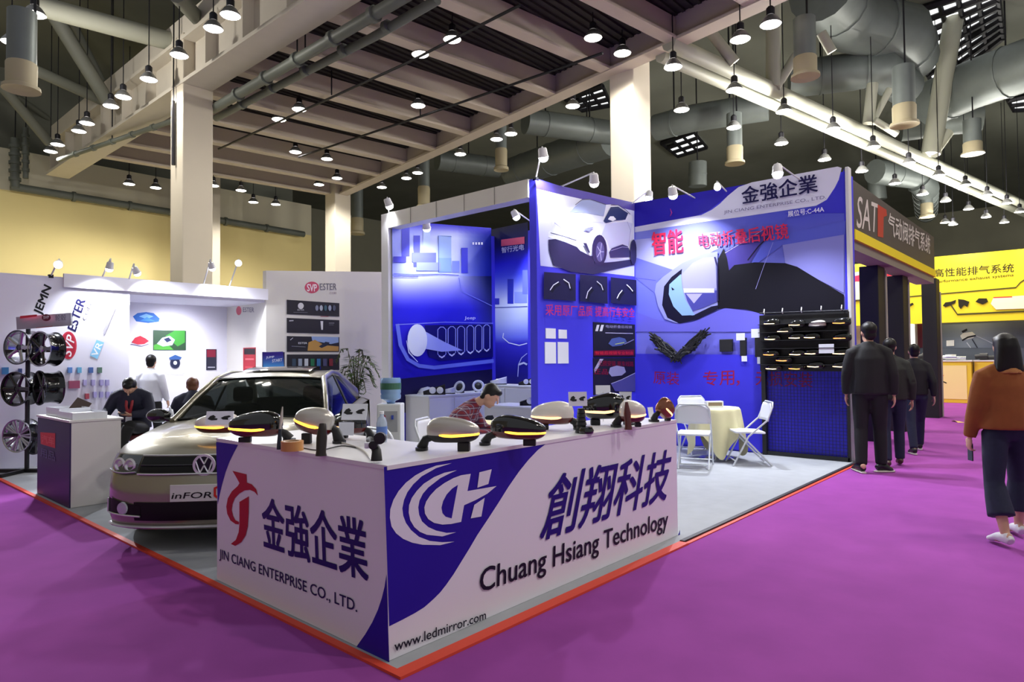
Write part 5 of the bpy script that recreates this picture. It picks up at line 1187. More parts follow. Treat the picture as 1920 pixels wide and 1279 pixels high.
P.poly([Z5(738 + 54*cos(2*pi*k/24), 438 + 44*sin(2*pi*k/24))[0] for k in range(24)], 'c8506a'); P.text('SVP', *Z5(702,466, 774,468, 702,412), 'f4e8ee', .02); P.text('ESTER', *Z5(798,458, 922,456, 798,408), '76747e', .01); P.text('.COM', *Z5(866,488, 920,488, 866,472), 'a08a92')
P.build('printed_graphic', cb)
def dr1(P):
    P.poly([Z5(655 + 22*cos(2*pi*k/14), 576 + 24*sin(2*pi*k/14))[0] for k in range(14)], 'd4d4d8'); P.text('ESTER', *Z5(630,612, 680,612, 630,600), 'c4c4cc'); P.line(Z5(600,624, 705,626), .6, '8a8a94')
    for k in range(5): P.poly([Z5(775+32*k + 12*cos(2*pi*q/10), 592 + 22*sin(2*pi*q/10))[0] for q in range(10)], ['8a90a4', 'b4bcc8', '4a6a74', 'a0a8bc', '5a6074'][k])
    P.line(Z5(800,655, 860,655), 1, '8a2030')
def dr2(P):
    P.line(Z5(568,688, 600,686), 2, 'b4b4bc'); P.poly(Z5(802,690, 822,690, 820,755, 808,755), 'dcdce0'); P.line(Z5(865,705, 905,705), 1.2, '8a8a92'); P.line(Z5(865,718, 900,718), 1, '6a6a72')
def dr3(P):
    P.poly(Z5(735,805, 938,810, 938,850, 880,862, 740,835), '8ea4d0'); P.poly(Z5(705,912, 712,850, 760,830, 830,870, 938,880, 938,915), 'b48a4a'); P.poly(Z5(790,880, 840,845, 870,850, 860,870, 810,892), '2c3040'); P.text('ESTER', *Z5(636,862, 702,862, 636,848), 'd4d4dc', .01); P.line(Z5(585,878, 690,884), .6, '9a9aa4'); P.line(Z5(575,832, 595,815), 1.2, 'c4c4cc')
def dr4(P):
    for k, c in enumerate(['3a4a5a', '8a94a4', 'b4b8c0', '2a6a4a', '3a6a9a', '4a4a6a', '7a2a34']): P.poly(Z5(590+46*k,1026, 590+46*k,972, 618+46*k,972, 618+46*k,1026), c)
BP = mat('black_poster_board', '121018', .5)
for lb, y0, y1, d_ in [('black poster with a round badge and instruments, topmost of four', 530, 656, dr1), ('black poster with one white bottle, second of four', 666, 786, dr2), ('black poster with a desert rally car, third of four', 802, 920, dr3), ('black poster with a row of coloured cans, lowest of four', 940, 1056, dr4)]:
    wall_poster(lb, 550, y0, 942, y1, YB1, BP, d_, Z5, group='black posters on the cream wall')
XJ = xr + .05
P = Print(lambda x, y: onX(x, y, XJ), (-1, 0, 0))
P.poly([Z4(1790 + 20*cos(2*pi*k/16), 612 + 34*sin(2*pi*k/16))[0] for k in range(16)], 'd06a78'); P.text('ESTER', *Z4(1822,622, 1905,624, 1822,588), '6a6878', .01); P.build('printed_logo', cb)
a_, b_ = onX(*Z5(228,890)[0], XJ), onX(*Z5(318,1062)[0], XJ)
t = thing('wall_poster', 'slim red poster with a dark top on the inner side of the cream wall', 'poster', (XJ, b_.y, b_.z)); obj('board', MB().bb((-.012, 0, 0), (-.0005, a_.y-b_.y, a_.z-b_.z)), RB, t)
P = Print(lambda x, y: onX(x, y, XJ-.012), (-1, 0, 0)); P.poly(Z5(232,896, 314,896, 314,940, 232,940), '2a2028'); P.line(Z5(240,975, 305,975), 3, 'e86a74'); P.line(Z5(240,1035, 305,1035), 2, 'd84a54'); P.build('printed_picture', t)
sc = wall_poster('tilted purple and blue screen on a stand before the cream wall', 366, 922, 532, 1042, YB1-.5, mat('screen_case', '2a2440', .4), lambda P: (P.gradient(Z5(368,924, 522,918, 530,1036, 372,1036), 4, 6, lambda u, v: mixc('3a2a8a', '58b0f0', v*1.2-.2)), P.text('JUMP', *Z5(395,975, 455,970, 395,955), 'e8f0ff', .02), P.text('START', *Z5(440,1000, 515,990, 440,978), 'f0f4ff', .02)), Z5, 'screen', 'display_screen')
obj('stand', MB().bb((.15, .0, -sc.location.z+.012), (.2, .04, .05)).bb((.02, -.1, -sc.location.z+.012), (.34, .14, -sc.location.z+.03)), DARKMETAL, sc)
# booth lights on the white walls
for i, (x, y, tx, lb, col) in enumerate([(109, 497, 100, 'violet floodlight on top of the white wall with slanted lettering', None), (257, 512, 330, 'small floodlight in the middle of the white fascia', None), (398, 503, 440, 'floodlight on the fascia beside the cream wall', None), (447, 494, 560, 'floodlight on the corner of the cream wall', None), (205, 504, 180, 'flat white lamp head on the white fascia', None)]):
    p = onY(x, y, YB1-.35); booth_spot(p, onY(tx, 640, YB1) if i not in (0, 3) else ((.5, 5.5, 0) if i == 0 else (1.0, 3.6, 0)), (p.x, YB1+.02, 2.75), lb, .5 if i not in (0, 3) else 2.2, sc=.75)
lamp_light('recess_light', 'SPOT', (5.0, 12.2, 2.5), (5.0, 12.95, .8), 190, (.9, .92, 1), None, 2.6, 1, .2)
# hanging packs on the slanted-lettering wall
random.seed(11)
pk = ['5a86c8', '6ab0d4', '4a6aa8', '5a7a6a']; n = 0
def pack(label, x0, y0, x1, y1, c, group='small product packs on the white wall'):
    a = onY(*Z4(x0, y0)[0], YB1-.012); b = onY(*Z4(x1, y1)[0], YB1-.012); t = thing('product_pack', label, 'pack', (a.x, YB1-.006, b.z), 0, group)
    w, h = b.x-a.x, a.z-b.z
    obj('box', MB().bb((0, -.05, 0), (w, 0, h*.78)), mat('pack_' + c, c, .4), t); obj('hang_tab', MB().bb((w*.3, -.02, h*.78), (w*.7, -.015, h)), PAPER, t)
for i, x in enumerate((505, 575, 662, 728)): pack('small blue pack on the top row of the white wall, %s from the wheel rack' % ordinal(i), x, 1025, x+30, 1078, pk[i])
for i, x in enumerate((620, 682, 745, 788)): pack('tiny lilac pack on the second row of the white wall, %s from the wheel rack' % ordinal(i), x, 1118, x+24, 1172, 'b0a8d8')
for i, x in enumerate((695, 742, 790, 835)): pack('tiny lilac pack on the lowest row of the white wall, %s from the wheel rack' % ordinal(i), x, 1208, x+24, 1262, 'a8a0d4')
pack('red and blue box hanging beside the lilac packs', 512, 1122, 592, 1192, '9a4a68', None); pack('small red pack below the red and blue box', 635, 1222, 662, 1272, 'b04a5a', None)
pack('orange and blue pack at the end of the wall behind the wheels', 12, 1022, 60, 1088, '4a8ac0', None); pack('dark blue pack behind the wheel rack', 135, 1035, 160, 1085, '3a4a80', None)

# wheel rack
WD = 8.95
rk = thing('wheel_rack', 'black wheel display stand with a grey sign, at the edge of the white booth', 'wheel stand', V((onD(47, 700, WD).x, onD(47, 700, WD).y, .012)), FACE)
obj('pole', MB().tube([(0, 0.05, 0), (0, .05, 1.95)], .028, 10), BLACKSHOE, rk, smooth=50)
for sg, a in ((1, 0), (-1, 0), (0, 1)): obj('foot', MB().bb((min(0, sg*.42)-.02, -.02 - .4*a, 0), (max(0, sg*.42)+.02, .06, .045)), BLACKSHOE, rk)
for z in (1.64, 1.1, .5): obj('cross_arm', MB().bb((-.3, .03, z-.02), (.32, .07, z+.02)), BLACKSHOE, rk)
sg_ = obj('sign_board', MB().box((.27, -.02, 2.04), (.74, .03, .17), rot=Matrix.Rotation(-.07, 3, 'Y')), mat('sign_grey', '9a99a2', .4), rk)
P = Print(lambda x, y: onD(x, y, WD-.06), -FWD, .003)
P.poly(Z4(152,652, 280,640, 280,655, 152,672), 'c83a4a'); P.poly([Z4(350 + 34*cos(2*pi*k/18), 664 + 26*sin(2*pi*k/18))[0] for k in range(18)], '6a2a3a'); P.text('SVP', *Z4(330,675, 372,672, 330,652), 'd4ccd4', .02); P.text('轮毂', *Z4(420,690, 500,684, 420,645), '6e6c78', .01); P.line(Z4(275,742, 400,728), 1, 'a83a48')
P.build('sign_print', rk)
RIMBLK = mat('rim_gloss_black', '101012', .15, .4, coat=.6); RIMSIL = mat('rim_silver', 'b4b6bc', .2, .9); RIMGUN = mat('rim_gunmetal', '5a5c64', .25, .8)
def rim(label, px, py, D, r, yawo, spokes, Ms, Ml, width=.2, twin=False):
    c = onD(px, py, D); ax = (-FWD*cos(yawo) - RIGHT*sin(yawo)); ax.z = 0; ax.normalize()
    R = ax.to_track_quat('Z', 'Y').to_matrix(); t = thing('alloy_wheel', label, 'wheel', c, 0, 'wheels on the display stand')
    obj('barrel', MB().lathe([(r*.99, 0), (r, .012), (r*.93, .016), (r*.9, -.02), (r*.86, -width*.5), (r*.9, -width*.9), (r*.97, -width), (r*.95, -width*1.02), (r*.84, -width*.9), (r*.8, -width*.5), (r*.84, -.02)], (0, 0, 0), R, 40, True), Ml if False else Ms, t, smooth=40)
    obj('lip', MB().lathe([(r*.93, .0), (r*1.0, .012), (r*1.0, .02), (r*.93, .016)], (0, 0, 0), R, 40, True), Ml, t, smooth=40)
    obj('hub', MB().lathe([(r*.2, -.05), (r*.2, -.01), (r*.14, .0), (r*.13, -.008), (0, -.008)], (0, 0, 0), R, 20), Ml, t, smooth=40)
    for k in range(spokes):
        sw = 1.7 if spokes < 8 else 1.0
        for o in ((-.11, .11) if twin else (0,)):
            a = 2*pi*k/spokes + o; b = 2*pi*k/spokes + o*.4
            p = [R @ V((cos(b)*r*.16, sin(b)*r*.16, -.02)), R @ V((cos(a)*r*.55, sin(a)*r*.55, -.012)), R @ V((cos(a)*r*.92, sin(a)*r*.92, .0))]
            obj('spoke', MB().etube(p, [(r*.08*sw, .014), (r*.06*sw, .014), (r*.09*sw, .01)], R @ V((-sin(a), cos(a), 0)), 8), Ms if not twin else Ml, t, smooth=50)
    return t
rim('silver and black five-spoke alloy wheel, uppermost on the stand beside the wall edge', 34, 652, WD, .235, .25, 5, RIMSIL, RIMGUN)
rim('black alloy wheel with a pale rim lip, uppermost and foremost on the stand', 76, 655, WD-.12, .24, .38, 5, RIMBLK, RIMSIL, .19)
rim('black alloy wheel on the middle row of the stand, at the wall edge', 30, 730, WD, .235, .2, 6, RIMBLK, RIMBLK)
rim('wide glossy black alloy wheel on the middle row, above the white cabinet', 76, 728, WD-.1, .235, .62, 6, RIMBLK, RIMGUN, .21)
rim('silver multi-spoke alloy wheel on the lowest row of the stand', 33, 818, WD, .225, .15, 10, RIMSIL, RIMSIL, .18, True)
rim('dark grey alloy wheel on the lowest row, half behind the navy cabinet', 64, 824, WD+.02, .21, .3, 9, RIMGUN, RIMGUN)

# cabinet with navy side
cw = thing('display_cabinet', 'white cabinet with a navy front and red emblem, on the edge of the grey carpet', 'cabinet', (2.06, 7.83, 0))
obj('case', MB().bb((.012, 0, .014), (.47, 1.2, .88)), WHITEPAINT, cw, bevel=.004); obj('navy_front', MB().bb((0, .005, .016), (.012, 1.2, .87)), mat('navy_vinyl', '241550', .45), cw)
P = Print(lambda x, y: onX(x, y, 2.06), (-1, 0, 0))
P.poly([(76, 811), (104, 813), (104, 841), (77, 833)], 'd8303c'); P.text('汽车', *[(79, 830), (102, 836), (79, 815)], 'e86a70', .01); P.text('用品', *[(77, 856), (104, 866), (77, 840)], '6a6690'); P.build('printed_emblem', cw)
obj('top_slab', MB().bb((-.01, -.01, .88), (.49, 1.21, .9)), WHITEPAINT, cw)
TR = mat('clear_tray', 'dfe2ea', .15, coat=.4)
for i, (xa, ya, l, w, h, lb) in enumerate([(2.1, 7.9, .32, .5, .07, 'low white tray on the cabinet, towards the aisle'), (2.12, 8.45, .3, .5, .09, 'taller white tray on the cabinet, towards the wheels')]):
    t = thing('leaflet_tray', lb, 'tray', (xa, ya, .9)); obj('tray_shell', MB().bb((0, 0, 0), (l, w, .012)).bb((0, 0, .012), (.012, w, h)).bb((l-.012, 0, .012), (l, w, h)).bb((.012, 0, .012), (l-.012, .012, h)).bb((.012, w-.012, .012), (l-.012, w, h)), TR, t)
    obj('leaflets', MB().bb((.02, .02, .012), (l-.02, w-.02, h*.7)), PAPER, t)
t = thing('tablet_stand', 'dark tablet leaning on the white cabinet', 'tablet', V((2.4, 8.75, .9)), FACE); obj('tablet', MB().box((0, 0, .09), (.2, .012, .16), rot=Matrix.Rotation(-.5, 3, 'X') @ Matrix.Rotation(.4, 3, 'Y')), mat('tablet_brown', '4a3c38', .3), t, bevel=.004); obj('prop', MB().box((0, .05, .05), (.06, .012, .12), rot=Matrix.Rotation(.5, 3, 'X')), DARKMETAL, t)
# potted palm
pp_ = onY(668, 770, 10.6)
pt = thing('potted_palm', 'potted palm with feathery green leaves beside the cream wall', 'plant', (pp_.x, pp_.y, .0))
LEAF = mat('palm_leaf', '4a6232', .6, noise=.3, nscale=14); STEM = mat('palm_stem', '5c5a34', .7)
obj('pot', MB().lathe([(.0, .012), (.15, .012), (.19, .34), (.21, .36), (.21, .38), (.17, .38), (.16, .34), (0, .33)], n=24), mat('white_pot', 'd4d2cc', .5), pt, smooth=40)
random.seed(5); sm = MB(); lf = MB()
for k in range(17):
    a = 2*pi*k/17 + random.uniform(-.2, .2); ln = random.uniform(.38, .62); up = random.uniform(.9, 1.75)
    pts = [V((.03*cos(a), .03*sin(a), .33)), V((.05*cos(a), .05*sin(a), .33 + (up-.33)*.6)), V((ln*.32*cos(a), ln*.32*sin(a), up)), V((ln*.55*cos(a), ln*.55*sin(a), up - .02)), V((ln*.75*cos(a), ln*.75*sin(a), up - .25))]
    sm.tube(pts, .008, 5)
    for q in range(16):
        u = q/15; i0 = 1 + min(2, int(u*3)); f_ = u*3 - (i0-1); p = pts[i0]*(1-f_) + pts[min(4, i0+1)]*f_
        for sg in (1, -1):
            d = V((-sin(a)*sg*.8 + cos(a)*.5, cos(a)*sg*.8 + sin(a)*.5, random.uniform(-.5, .1))).normalized(); L_ = .2*(1 - .4*abs(u-.5)); w = V((0, 0, 1)).cross(d)*.011
            lf.add([p - w, p + d*L_*.5 - w*1.5, p + d*L_, p + d*L_*.5 + w*1.5 + V((0, 0, .004)), p + w], [(0, 1, 2, 3, 4)])
obj('stems', sm, STEM, pt, smooth=50); obj('leaves', lf, LEAF, pt)
# ================================================================== neighbouring exhaust booth along the aisle
YSAT = 2.62
BROWN = mat('dark_brown_fascia', '4b443c', .6, noise=.05, nscale=2); YEL = mat('bright_yellow_vinyl', 'f2dc22', .45); YELP = mat('yellow_panel', 'e8c832', .45)
Z8 = zc(1440, 330, 3.996)
sh = thing('booth_header', 'dark brown header with white and red lettering over black posts, along the aisle', 'header beam', (10.52, YSAT, 3.05))
obj('fascia', MB().bb((0, 0, .29), (6.45, .35, 1.02)), BROWN, sh); obj('yellow_strip', MB().bb((0, -.02, .14), (6.45, .02, .29)), YEL, sh); obj('underside', MB().bb((0, .02, .0), (6.45, .36, .14)), mat('header_underside', '8a8578', .6), sh)
P = Print(lambda x, y: onY(x, y, YSAT), (0, -1, 0))
P.text('SAT', *Z8(662,388, 815,430, 672,150), 'd4ccc4', .006, .0); P.poly(Z8(820,215, 885,255, 890,300, 865,310, 862,465, 820,455), 'b8402c'); P.text('气动阀排气系统', *Z8(898,440, 1212,590, 900,272), 'cfcac0', .014)
P.build('printed_lettering', sh)
for i, (x, lb) in enumerate([(1637, 'black square post of the exhaust booth, first beyond the blue wall'), (1683, 'black square post of the exhaust booth, second beyond the blue wall'), (1746, 'black square post of the exhaust booth, standing free on the purple carpet')]):
    q = onY(x, 600, 2.95); w = [.36, .34, .34][i]
    t = thing('booth_post', lb, 'post', (q.x, 2.8, 0)); obj('shaft', MB().bb((-w/2*1.4, .0, 0), (w/2*1.4, .3, 3.05 if i < 2 else 3.3)), mat('post_black', '0a0a0b', .6), t, bevel=.01)
    obj('edge_trim', MB().bb((w*.7, -.02, 0), (w*.7+.05, .02, 3.0)), mat('pale_edge_trim', 'b4b0a4', .5), t)
XY = 24.8
yw = thing('booth_wall', 'bright yellow fascia wall with black exhaust system lettering', 'display wall', (XY, -5, 0))
obj('fascia', MB().bb((0, 0, 2.5), (.3, 15.5, 4.62)), YEL, yw); obj('lower_wall', MB().bb((.9, 0, 0), (1.2, 15.5, 2.5)), mat('slate_display_wall', '566070', .6, noise=.1, nscale=1), yw)
P = Print(lambda x, y: onX(x, y, XY), (-1, 0, 0), .004)
P.text('高性能排气系统', *Z8(1245,762, 1842,722, 1245,700), '2a2818', .006); P.text('performance exhaust systems', *Z8(1255,812, 1840,760, 1255,785), '4a4618', .006)
P.text('高性', *Z8(1080,770, 1200,768, 1080,730), '2a2818', .02)
P.line(Z8(1050,908, 1250,890, 1858,838, 1892,800, 1925,778), 2.2, '4a4620'); P.line(Z8(1365,960, 1420,1040, 1960,1014), 3, '4a4620')
for q in [(1310,975, 1330,950, 1370,945, 1410,930, 1405,955, 1360,975, 1330,985), (1425,925, 1470,930, 1510,945, 1495,985, 1470,970, 1445,1000, 1430,980), (1555,945, 1580,920, 1640,920, 1650,945, 1610,965, 1580,955), (1255,950, 1275,965, 1275,990, 1255,985), (1058,965, 1085,952, 1095,965, 1062,985)]: P.poly(Z8(*q), '2a2618')
P.poly(Z8(1690,915, 1960,895, 1960,995, 1710,1003, 1670,960), 'f2eccc'); P.line(Z8(1690,914, 1830,908), 2, 'd84a3a')
# posters seen between the posts
P.poly(Z8(600,690, 735,690, 738,935, 600,935), 'f4ecc0'); P.poly(Z8(600,690, 735,680, 735,710, 600,735), 'e8d030'); P.poly(Z8(620,760, 735,735, 735,790, 640,795), 'd82a50'); P.line(Z8(600,938, 738,930), 2, '3a3420')
P.poly(Z8(845,690, 930,690, 935,920, 850,925), 'f2f0ea'); P.poly(Z8(850,755, 920,710, 955,760, 880,765), 'd82a3a'); P.poly(Z8(855,880, 920,890, 920,930, 855,925), '1a1818')
P.build('printed_graphic', yw)
P = Print(lambda x, y: onX(x, y, XY+.9), (-1, 0, 0), .004)
P.gradient(Z8(1255,1120, 1960,1090, 1960,1290, 1255,1290), 6, 4, lambda u, v: mixc('4c5664', '8e9cb2', 1-abs(u-.4)*2))
P.poly(Z8(1440,1200, 1460,1180, 1530,1170, 1555,1190, 1540,1215, 1460,1235), 'd8dce0'); P.poly(Z8(1450,1165, 1490,1145, 1495,1160, 1460,1180), '22242a'); P.line(Z8(1455,1235, 1500,1210, 1558,1198), 3, '1c1e24')
P.line(Z8(1530,1225, 1570,1290), 2, '2a3040'); P.line(Z8(1560,1200, 1640,1235, 1700,1265), 1.6, 'aab4c8'); P.line(Z8(1490,1250, 1520,1290), 1.6, 'd0d8e8')
P.poly(Z8(1338,1235, 1396,1232, 1396,1275, 1338,1278), 'f0f4f8')
P.poly(Z8(1055,1085, 1160,1085, 1160,1290, 1055,1290), '5a1f2e'); P.poly(Z8(620,1050, 735,1045, 735,1290, 620,1290), 'a8928a')
P.build('printed_graphic', yw, None)
LIGHTTUBE = mat('light_tube', 'fafaf6', .4, emit=4)
t = thing('tube_light', 'upright white tube light on the dark red wall between the posts', 'light', onX(1708, 660, XY+.4)); obj('tube', MB().tube([(0, 0, 0), (0, 0, .95)], .07, 10), LIGHTTUBE, t, smooth=50); obj('back_plate', MB().bb((.06, -.12, -.05), (.47, .12, 1.0)), WHITEMETAL, t)
for i, y in enumerate((1.2, 3.0, 6.0)):
    lamp_light('yellow_booth_light', 'SPOT', (XY-1.2, y, 5.2), (XY, y, 3.2), 150, (1, .98, .9), None, 2.2, 1, .1)
q0 = onX(1757, 753, 24.2); q1 = onX(1823, 755, 24.2); q2 = onX(1893, 757, 24.2)
t = thing('yellow_counter', 'bright yellow counter with a pale front panel, in the exhaust booth', 'counter', (24.2, q1.y, 0))
obj('body', MB().bb((0, 0, 0), (.6, q0.y-q1.y+1.4, 1.27)), YELP, t, bevel=.01); obj('front_panel', MB().bb((-.02, .12, .12), (0, q0.y-q1.y+1.3, 1.15)), mat('pale_yellow_panel', 'f2dc94', .45), t)
obj('top', MB().bb((-.04, -.03, 1.27), (.64, q0.y-q1.y+1.4, 1.31)), WHITEPAINT, t)
P = Print(lambda x, y: onX(x, y, 24.18), (-1, 0, 0), .004); P.poly([(1757, 702), (1770, 704), (1764, 713), (1757, 711)], 'e07a50'); P.line([(1766, 715), (1775, 719)], 2, '3a3420'); P.build('printed_emblem', t)
t = thing('yellow_counter', 'narrow yellow counter behind the tan jacket, in the exhaust booth', 'counter', (24.4, q2.y, 0)); obj('body', MB().bb((0, 0, 0), (.5, q1.y-q2.y-.05, 1.27)), YELP, t, bevel=.01); obj('top', MB().bb((-.03, 0, 1.27), (.53, q1.y-q2.y-.05, 1.31)), WHITEPAINT, t)
def exhaust(label, p, L, r, M):
    t = thing('exhaust_part', label, 'exhaust part', p); obj('pipe', MB().tube([(0, -L/2, r), (0, -L*.1, r), (.02, L*.2, r*1.6), (0, L/2, r*1.3)], r, 10), M, t, smooth=50); obj('muffler', MB().etube([(0, -L*.15, r*1.5), (0, L*.25, r*1.5)], [(r*1.5, r*1.5)]*2, (1, 0, 0), 12), M, t, smooth=40)
exhaust('silver exhaust part on the bright yellow counter', V((24.4, q1.y+.5, 1.31)), .7, .06, STEEL); exhaust('dark exhaust part at the end of the bright yellow counter', V((24.35, q1.y+1.2, 1.31)), .4, .08, MATTBLACK); exhaust('dark exhaust part on the narrow yellow counter', V((24.55, q2.y+.6, 1.31)), .5, .07, MATTBLACK)
t = thing('paper_slip', 'yellow slip of paper lying on the purple aisle carpet', 'paper', onZ(1797, 792, .0), .5); obj('sheet', MB().grid(lambda u, v: V((.34*(u-.5), .16*(v-.5), .004 + .03*sin(pi*u)*v)), 6, 3), mat('yellow_slip', 'e8c07a', .8), t, solid=.002)
# ================================================================== furniture inside the blue booth
CWHT = mat('white_chair_plastic', 'e2e4e8', .4); CTUBE = mat('white_chair_tube', 'd4d8dc', .35, .2)
CLOTH = mat('cream_tablecloth', 'dcd6a8', .8, noise=.06, nscale=8)
def chair(label, loc, rz, group='white folding chairs'):
    """faces -Y"""
    t = thing('folding_chair', label, 'chair', (loc[0], loc[1], .012), rz, group)
    obj('seat', MB().prism([(-.21, -.22, .44), (.21, -.22, .44), (.22, -.05, .44), (.2, .18, .43), (-.2, .18, .43), (-.22, -.05, .44)], (0, 0, .03)), CWHT, t, bevel=.01)
    obj('backrest', MB().grid(lambda u, v: V(((u-.5)*(.44 - .10*max(0, v-.6)**2*6), .215 + .05*v + .03*(1-(2*u-1)**2), .60 + .24*v)), 10, 6), CWHT, t, smooth=60, solid=.014)
    for sg in (1, -1):
        obj('front_leg', MB().tube([(sg*.22, -.26, .0), (sg*.22, -.05, .40), (sg*.225, .2, .62), (sg*.215, .27, .80), (sg*.17, .285, .855)], .0125, 8), CTUBE, t, smooth=50)
        obj('rear_leg', MB().tube([(sg*.195, .26, .0), (sg*.195, -.16, .44)], .0125, 8), CTUBE, t, smooth=50)
    obj('top_tube', MB().tube([(-.17, .285, .855), (.17, .285, .855)], .0125, 8), CTUBE, t, smooth=50)
    obj('foot_bar', MB().tube([(-.22, -.225, .07), (.22, -.225, .07)], .009, 8), CTUBE, t, smooth=50); obj('foot_bar', MB().tube([(-.195, .2, .06), (.195, .2, .06)], .009, 8), CTUBE, t, smooth=50)
    return t
def table(label, clabel, loc, r, h=.74):
    t = thing('round_table', label, 'table', (loc[0], loc[1], .012)); obj('table_top', MB().lathe([(r, h-.03), (r, h), (0, h)], n=32), CWHT, t); obj('pedestal', MB().tube([(0, 0, .02), (0, 0, h-.03)], .04, 10), STEEL, t, smooth=50); obj('base_plate', MB().lathe([(.24, 0), (.24, .02), (0, .03)], n=24), STEEL, t)
    o0 = (loc[0], loc[1], .012)
    def fn(u, v):
        a = 2*pi*u
        if v < .3: rr = (r+.006)*v/.3; z = h + .006; return V((rr*cos(a), rr*sin(a), z))
        w = (v-.3)/.7; fold = .035*sin(a*9 + .6*sin(3*a))*w**.7 + .02*sin(a*4+1)*w; rr = r + .012 + .05*w + fold
        dr = .50 + .47*abs(cos(2*(a-.62)))**2.2; return V((rr*cos(a), rr*sin(a), h + .006 - (h-.015)*w*dr))
    c = obj('tablecloth', MB().grid(fn, 90, 24), CLOTH, smooth=70); c.location = o0; tag(c, clabel, 'tablecloth'); return t
tc_ = onZ(1343, 862, 0); table('round table under a cream cloth in front of the blue poster wall', 'cream cloth draped to the floor over the table between three white chairs', tc_, .33)
def dirpx(a): return (RIGHT*cos(a) + V((FWD.x, FWD.y, 0))*sin(a))
def face_to(p, q): d = V(q)-V(p); return atan2(d.y, d.x) + pi/2
ca = onZ(1303, 877, 0); chair('white folding chair at the cream table, next to the counter end', ca, face_to(ca, ca + (tc_-ca).normalized()*1 + V((FWD.x, FWD.y, 0))*.8))
cb_ = tc_ + V((FWD.x, FWD.y, 0))*.62 - RIGHT*.08; chair('white folding chair behind the cream table, against the blue wall', cb_, face_to(cb_, tc_))
cc = onZ(1404, 872, 0); chair('white folding chair beside the cream table, turned sideways near the grid stand', cc, face_to(cc, cc - RIGHT*1 + V((FWD.x, FWD.y, 0))*.1))
t = thing('snack_box', 'small white box with printed sides on the cream table', 'box', tc_ + V((0, 0, .76)) - RIGHT*.02, FACE); obj('carton', MB().bb((-.12, -.06, 0), (.12, .06, .085)), PAPER, t, bevel=.004); obj('printed_band', MB().bb((-.1, -.0615, .02), (.1, -.06, .07)), mat('box_print', '7a6a5c', .6), t)
tb = onD(868, 790, 7.62); tb.z = 0; table('round table under a cream cloth beside the person in the plaid shirt', 'cream cloth over the table beside the person in the plaid shirt', tb, .42)
cd = onD(757, 800, 6.2); chair('white folding chair behind the counter corner, standing empty', cd, face_to(cd, cd + RIGHT + V((FWD.x, FWD.y, 0))*.9))
chair('white folding chair under the person in the plaid shirt', PLAID, PLAID[2]); chair('white folding chair under the brown-haired person behind the car', SEATED2, SEATED2[2])
# white cabinets in the headlamp bay
def cabinet(label, a, b, h, doors, axis):
    t = thing('white_cabinet', label, 'cabinet', (a[0], a[1], .012)); w, d = b[0]-a[0], b[1]-a[1]
    obj('body', MB().bb((0, 0, 0), (w, d, h-.03)), WHITEPAINT, t, bevel=.004); obj('top', MB().bb((-.01, -.01, h-.03), (w+.0, d, h)), CWHT, t, bevel=.004)
    for k in range(doors):
        if axis == 'x': obj('door', MB().bb((w*k/doors+.01, -.014, .05), (w*(k+1)/doors-.01, -.001, h-.06)), CWHT, t, bevel=.003)
        else: obj('door', MB().bb((-.014, d*k/doors+.01, .05), (-.001, d*(k+1)/doors-.01, h-.06)), CWHT, t, bevel=.003)
    return t
cabinet('long white cabinet below the grille picture, with headlamps on top', (7.68, 8.75), (9.5, 9.38), .84, 3, 'x')
cabinet('white cabinet below the skyline picture, round the corner of the bay', (9.52, 6.3), (10.08, 9.38), .96, 4, 'y')
lc = cabinet('lower white cabinet with two dark lamp pictures, beside the blue side panel', (8.3, 6.35), (8.95, 8.0), .68, 0, 'y')
LENSW = mat('clear_lamp_lens', 'dfe4ee', .08, .2, coat=.8)
def headlight(label, loc, rz, kind, s=1.0):
    t = thing('headlamp_unit', label, 'headlamp', loc, rz, 'headlamps on the white cabinets')
    if kind == 'dome':
        obj('shell', MB().lathe([(.16*s, 0), (.155*s, .05*s), (.11*s, .1*s), (0, .125*s)], n=24), LENSW, t, smooth=50); obj('rim', MB().lathe([(.155*s, 0), (.17*s, 0), (.17*s, .02*s), (.155*s, .02*s)], n=24, closed=True), CWHT, t)
    elif kind == 'ring':
        R = Matrix.Rotation(pi/2 - .35, 3, 'X')
        obj('ring', MB().lathe([(.08*s, 0), (.12*s, -.01), (.125*s, .02*s), (.1*s, .035*s), (.078*s, .02*s)], (0, 0, .115*s), R, 28, True), LENSW, t, smooth=50); obj('core', MB().lathe([(.075*s, .0), (.06*s, .02*s), (0, .03*s)], (0, 0, .115*s), R, 20), MATTBLACK, t, smooth=50); obj('foot', MB().bb((-.06*s, -.02, 0), (.06*s, .08*s, .03)), MATTBLACK, t)
    else:
        w = .3*s
        obj('housing', MB().grid(lambda u, v: V((w*(u-.5)*2*.5*2*.55, .1*s*(sin(pi*u)*.4 - v*.4), .16*s*v*(.35+.65*u))), 12, 6).bb((-.12*s, -.02, 0), (.14*s, .09*s, .05*s)), MATTBLACK, t, smooth=50, solid=.01)
        for k, x in enumerate((-.02, .09)):
            obj('projector', MB().lathe([(.045*s, 0), (.05*s, .02), (.035*s, .03), (0, .035)], (x*s, -.05*s, .07*s), Matrix.Rotation(pi/2, 3, 'X'), 16), LENSW if kind == 'chrome' else CHROME, t, smooth=50)
        if kind == 'clear': obj('lens', MB().grid(lambda u, v: V((w*(u-.5)*1.1, -.08*s - .05*s*sin(pi*u), .02 + .14*s*v*(.4+.6*u))), 10, 5), LENSW, t, smooth=50, solid=.006)
Zc = .012 + .84
def cabtop(x, y, z): return onZ(x, y, z)
headlight('black headlamp with two chrome projectors, first on the long cabinet from the post', V((7.95, 8.9, Zc)), FACE, 'chrome', 1.2)
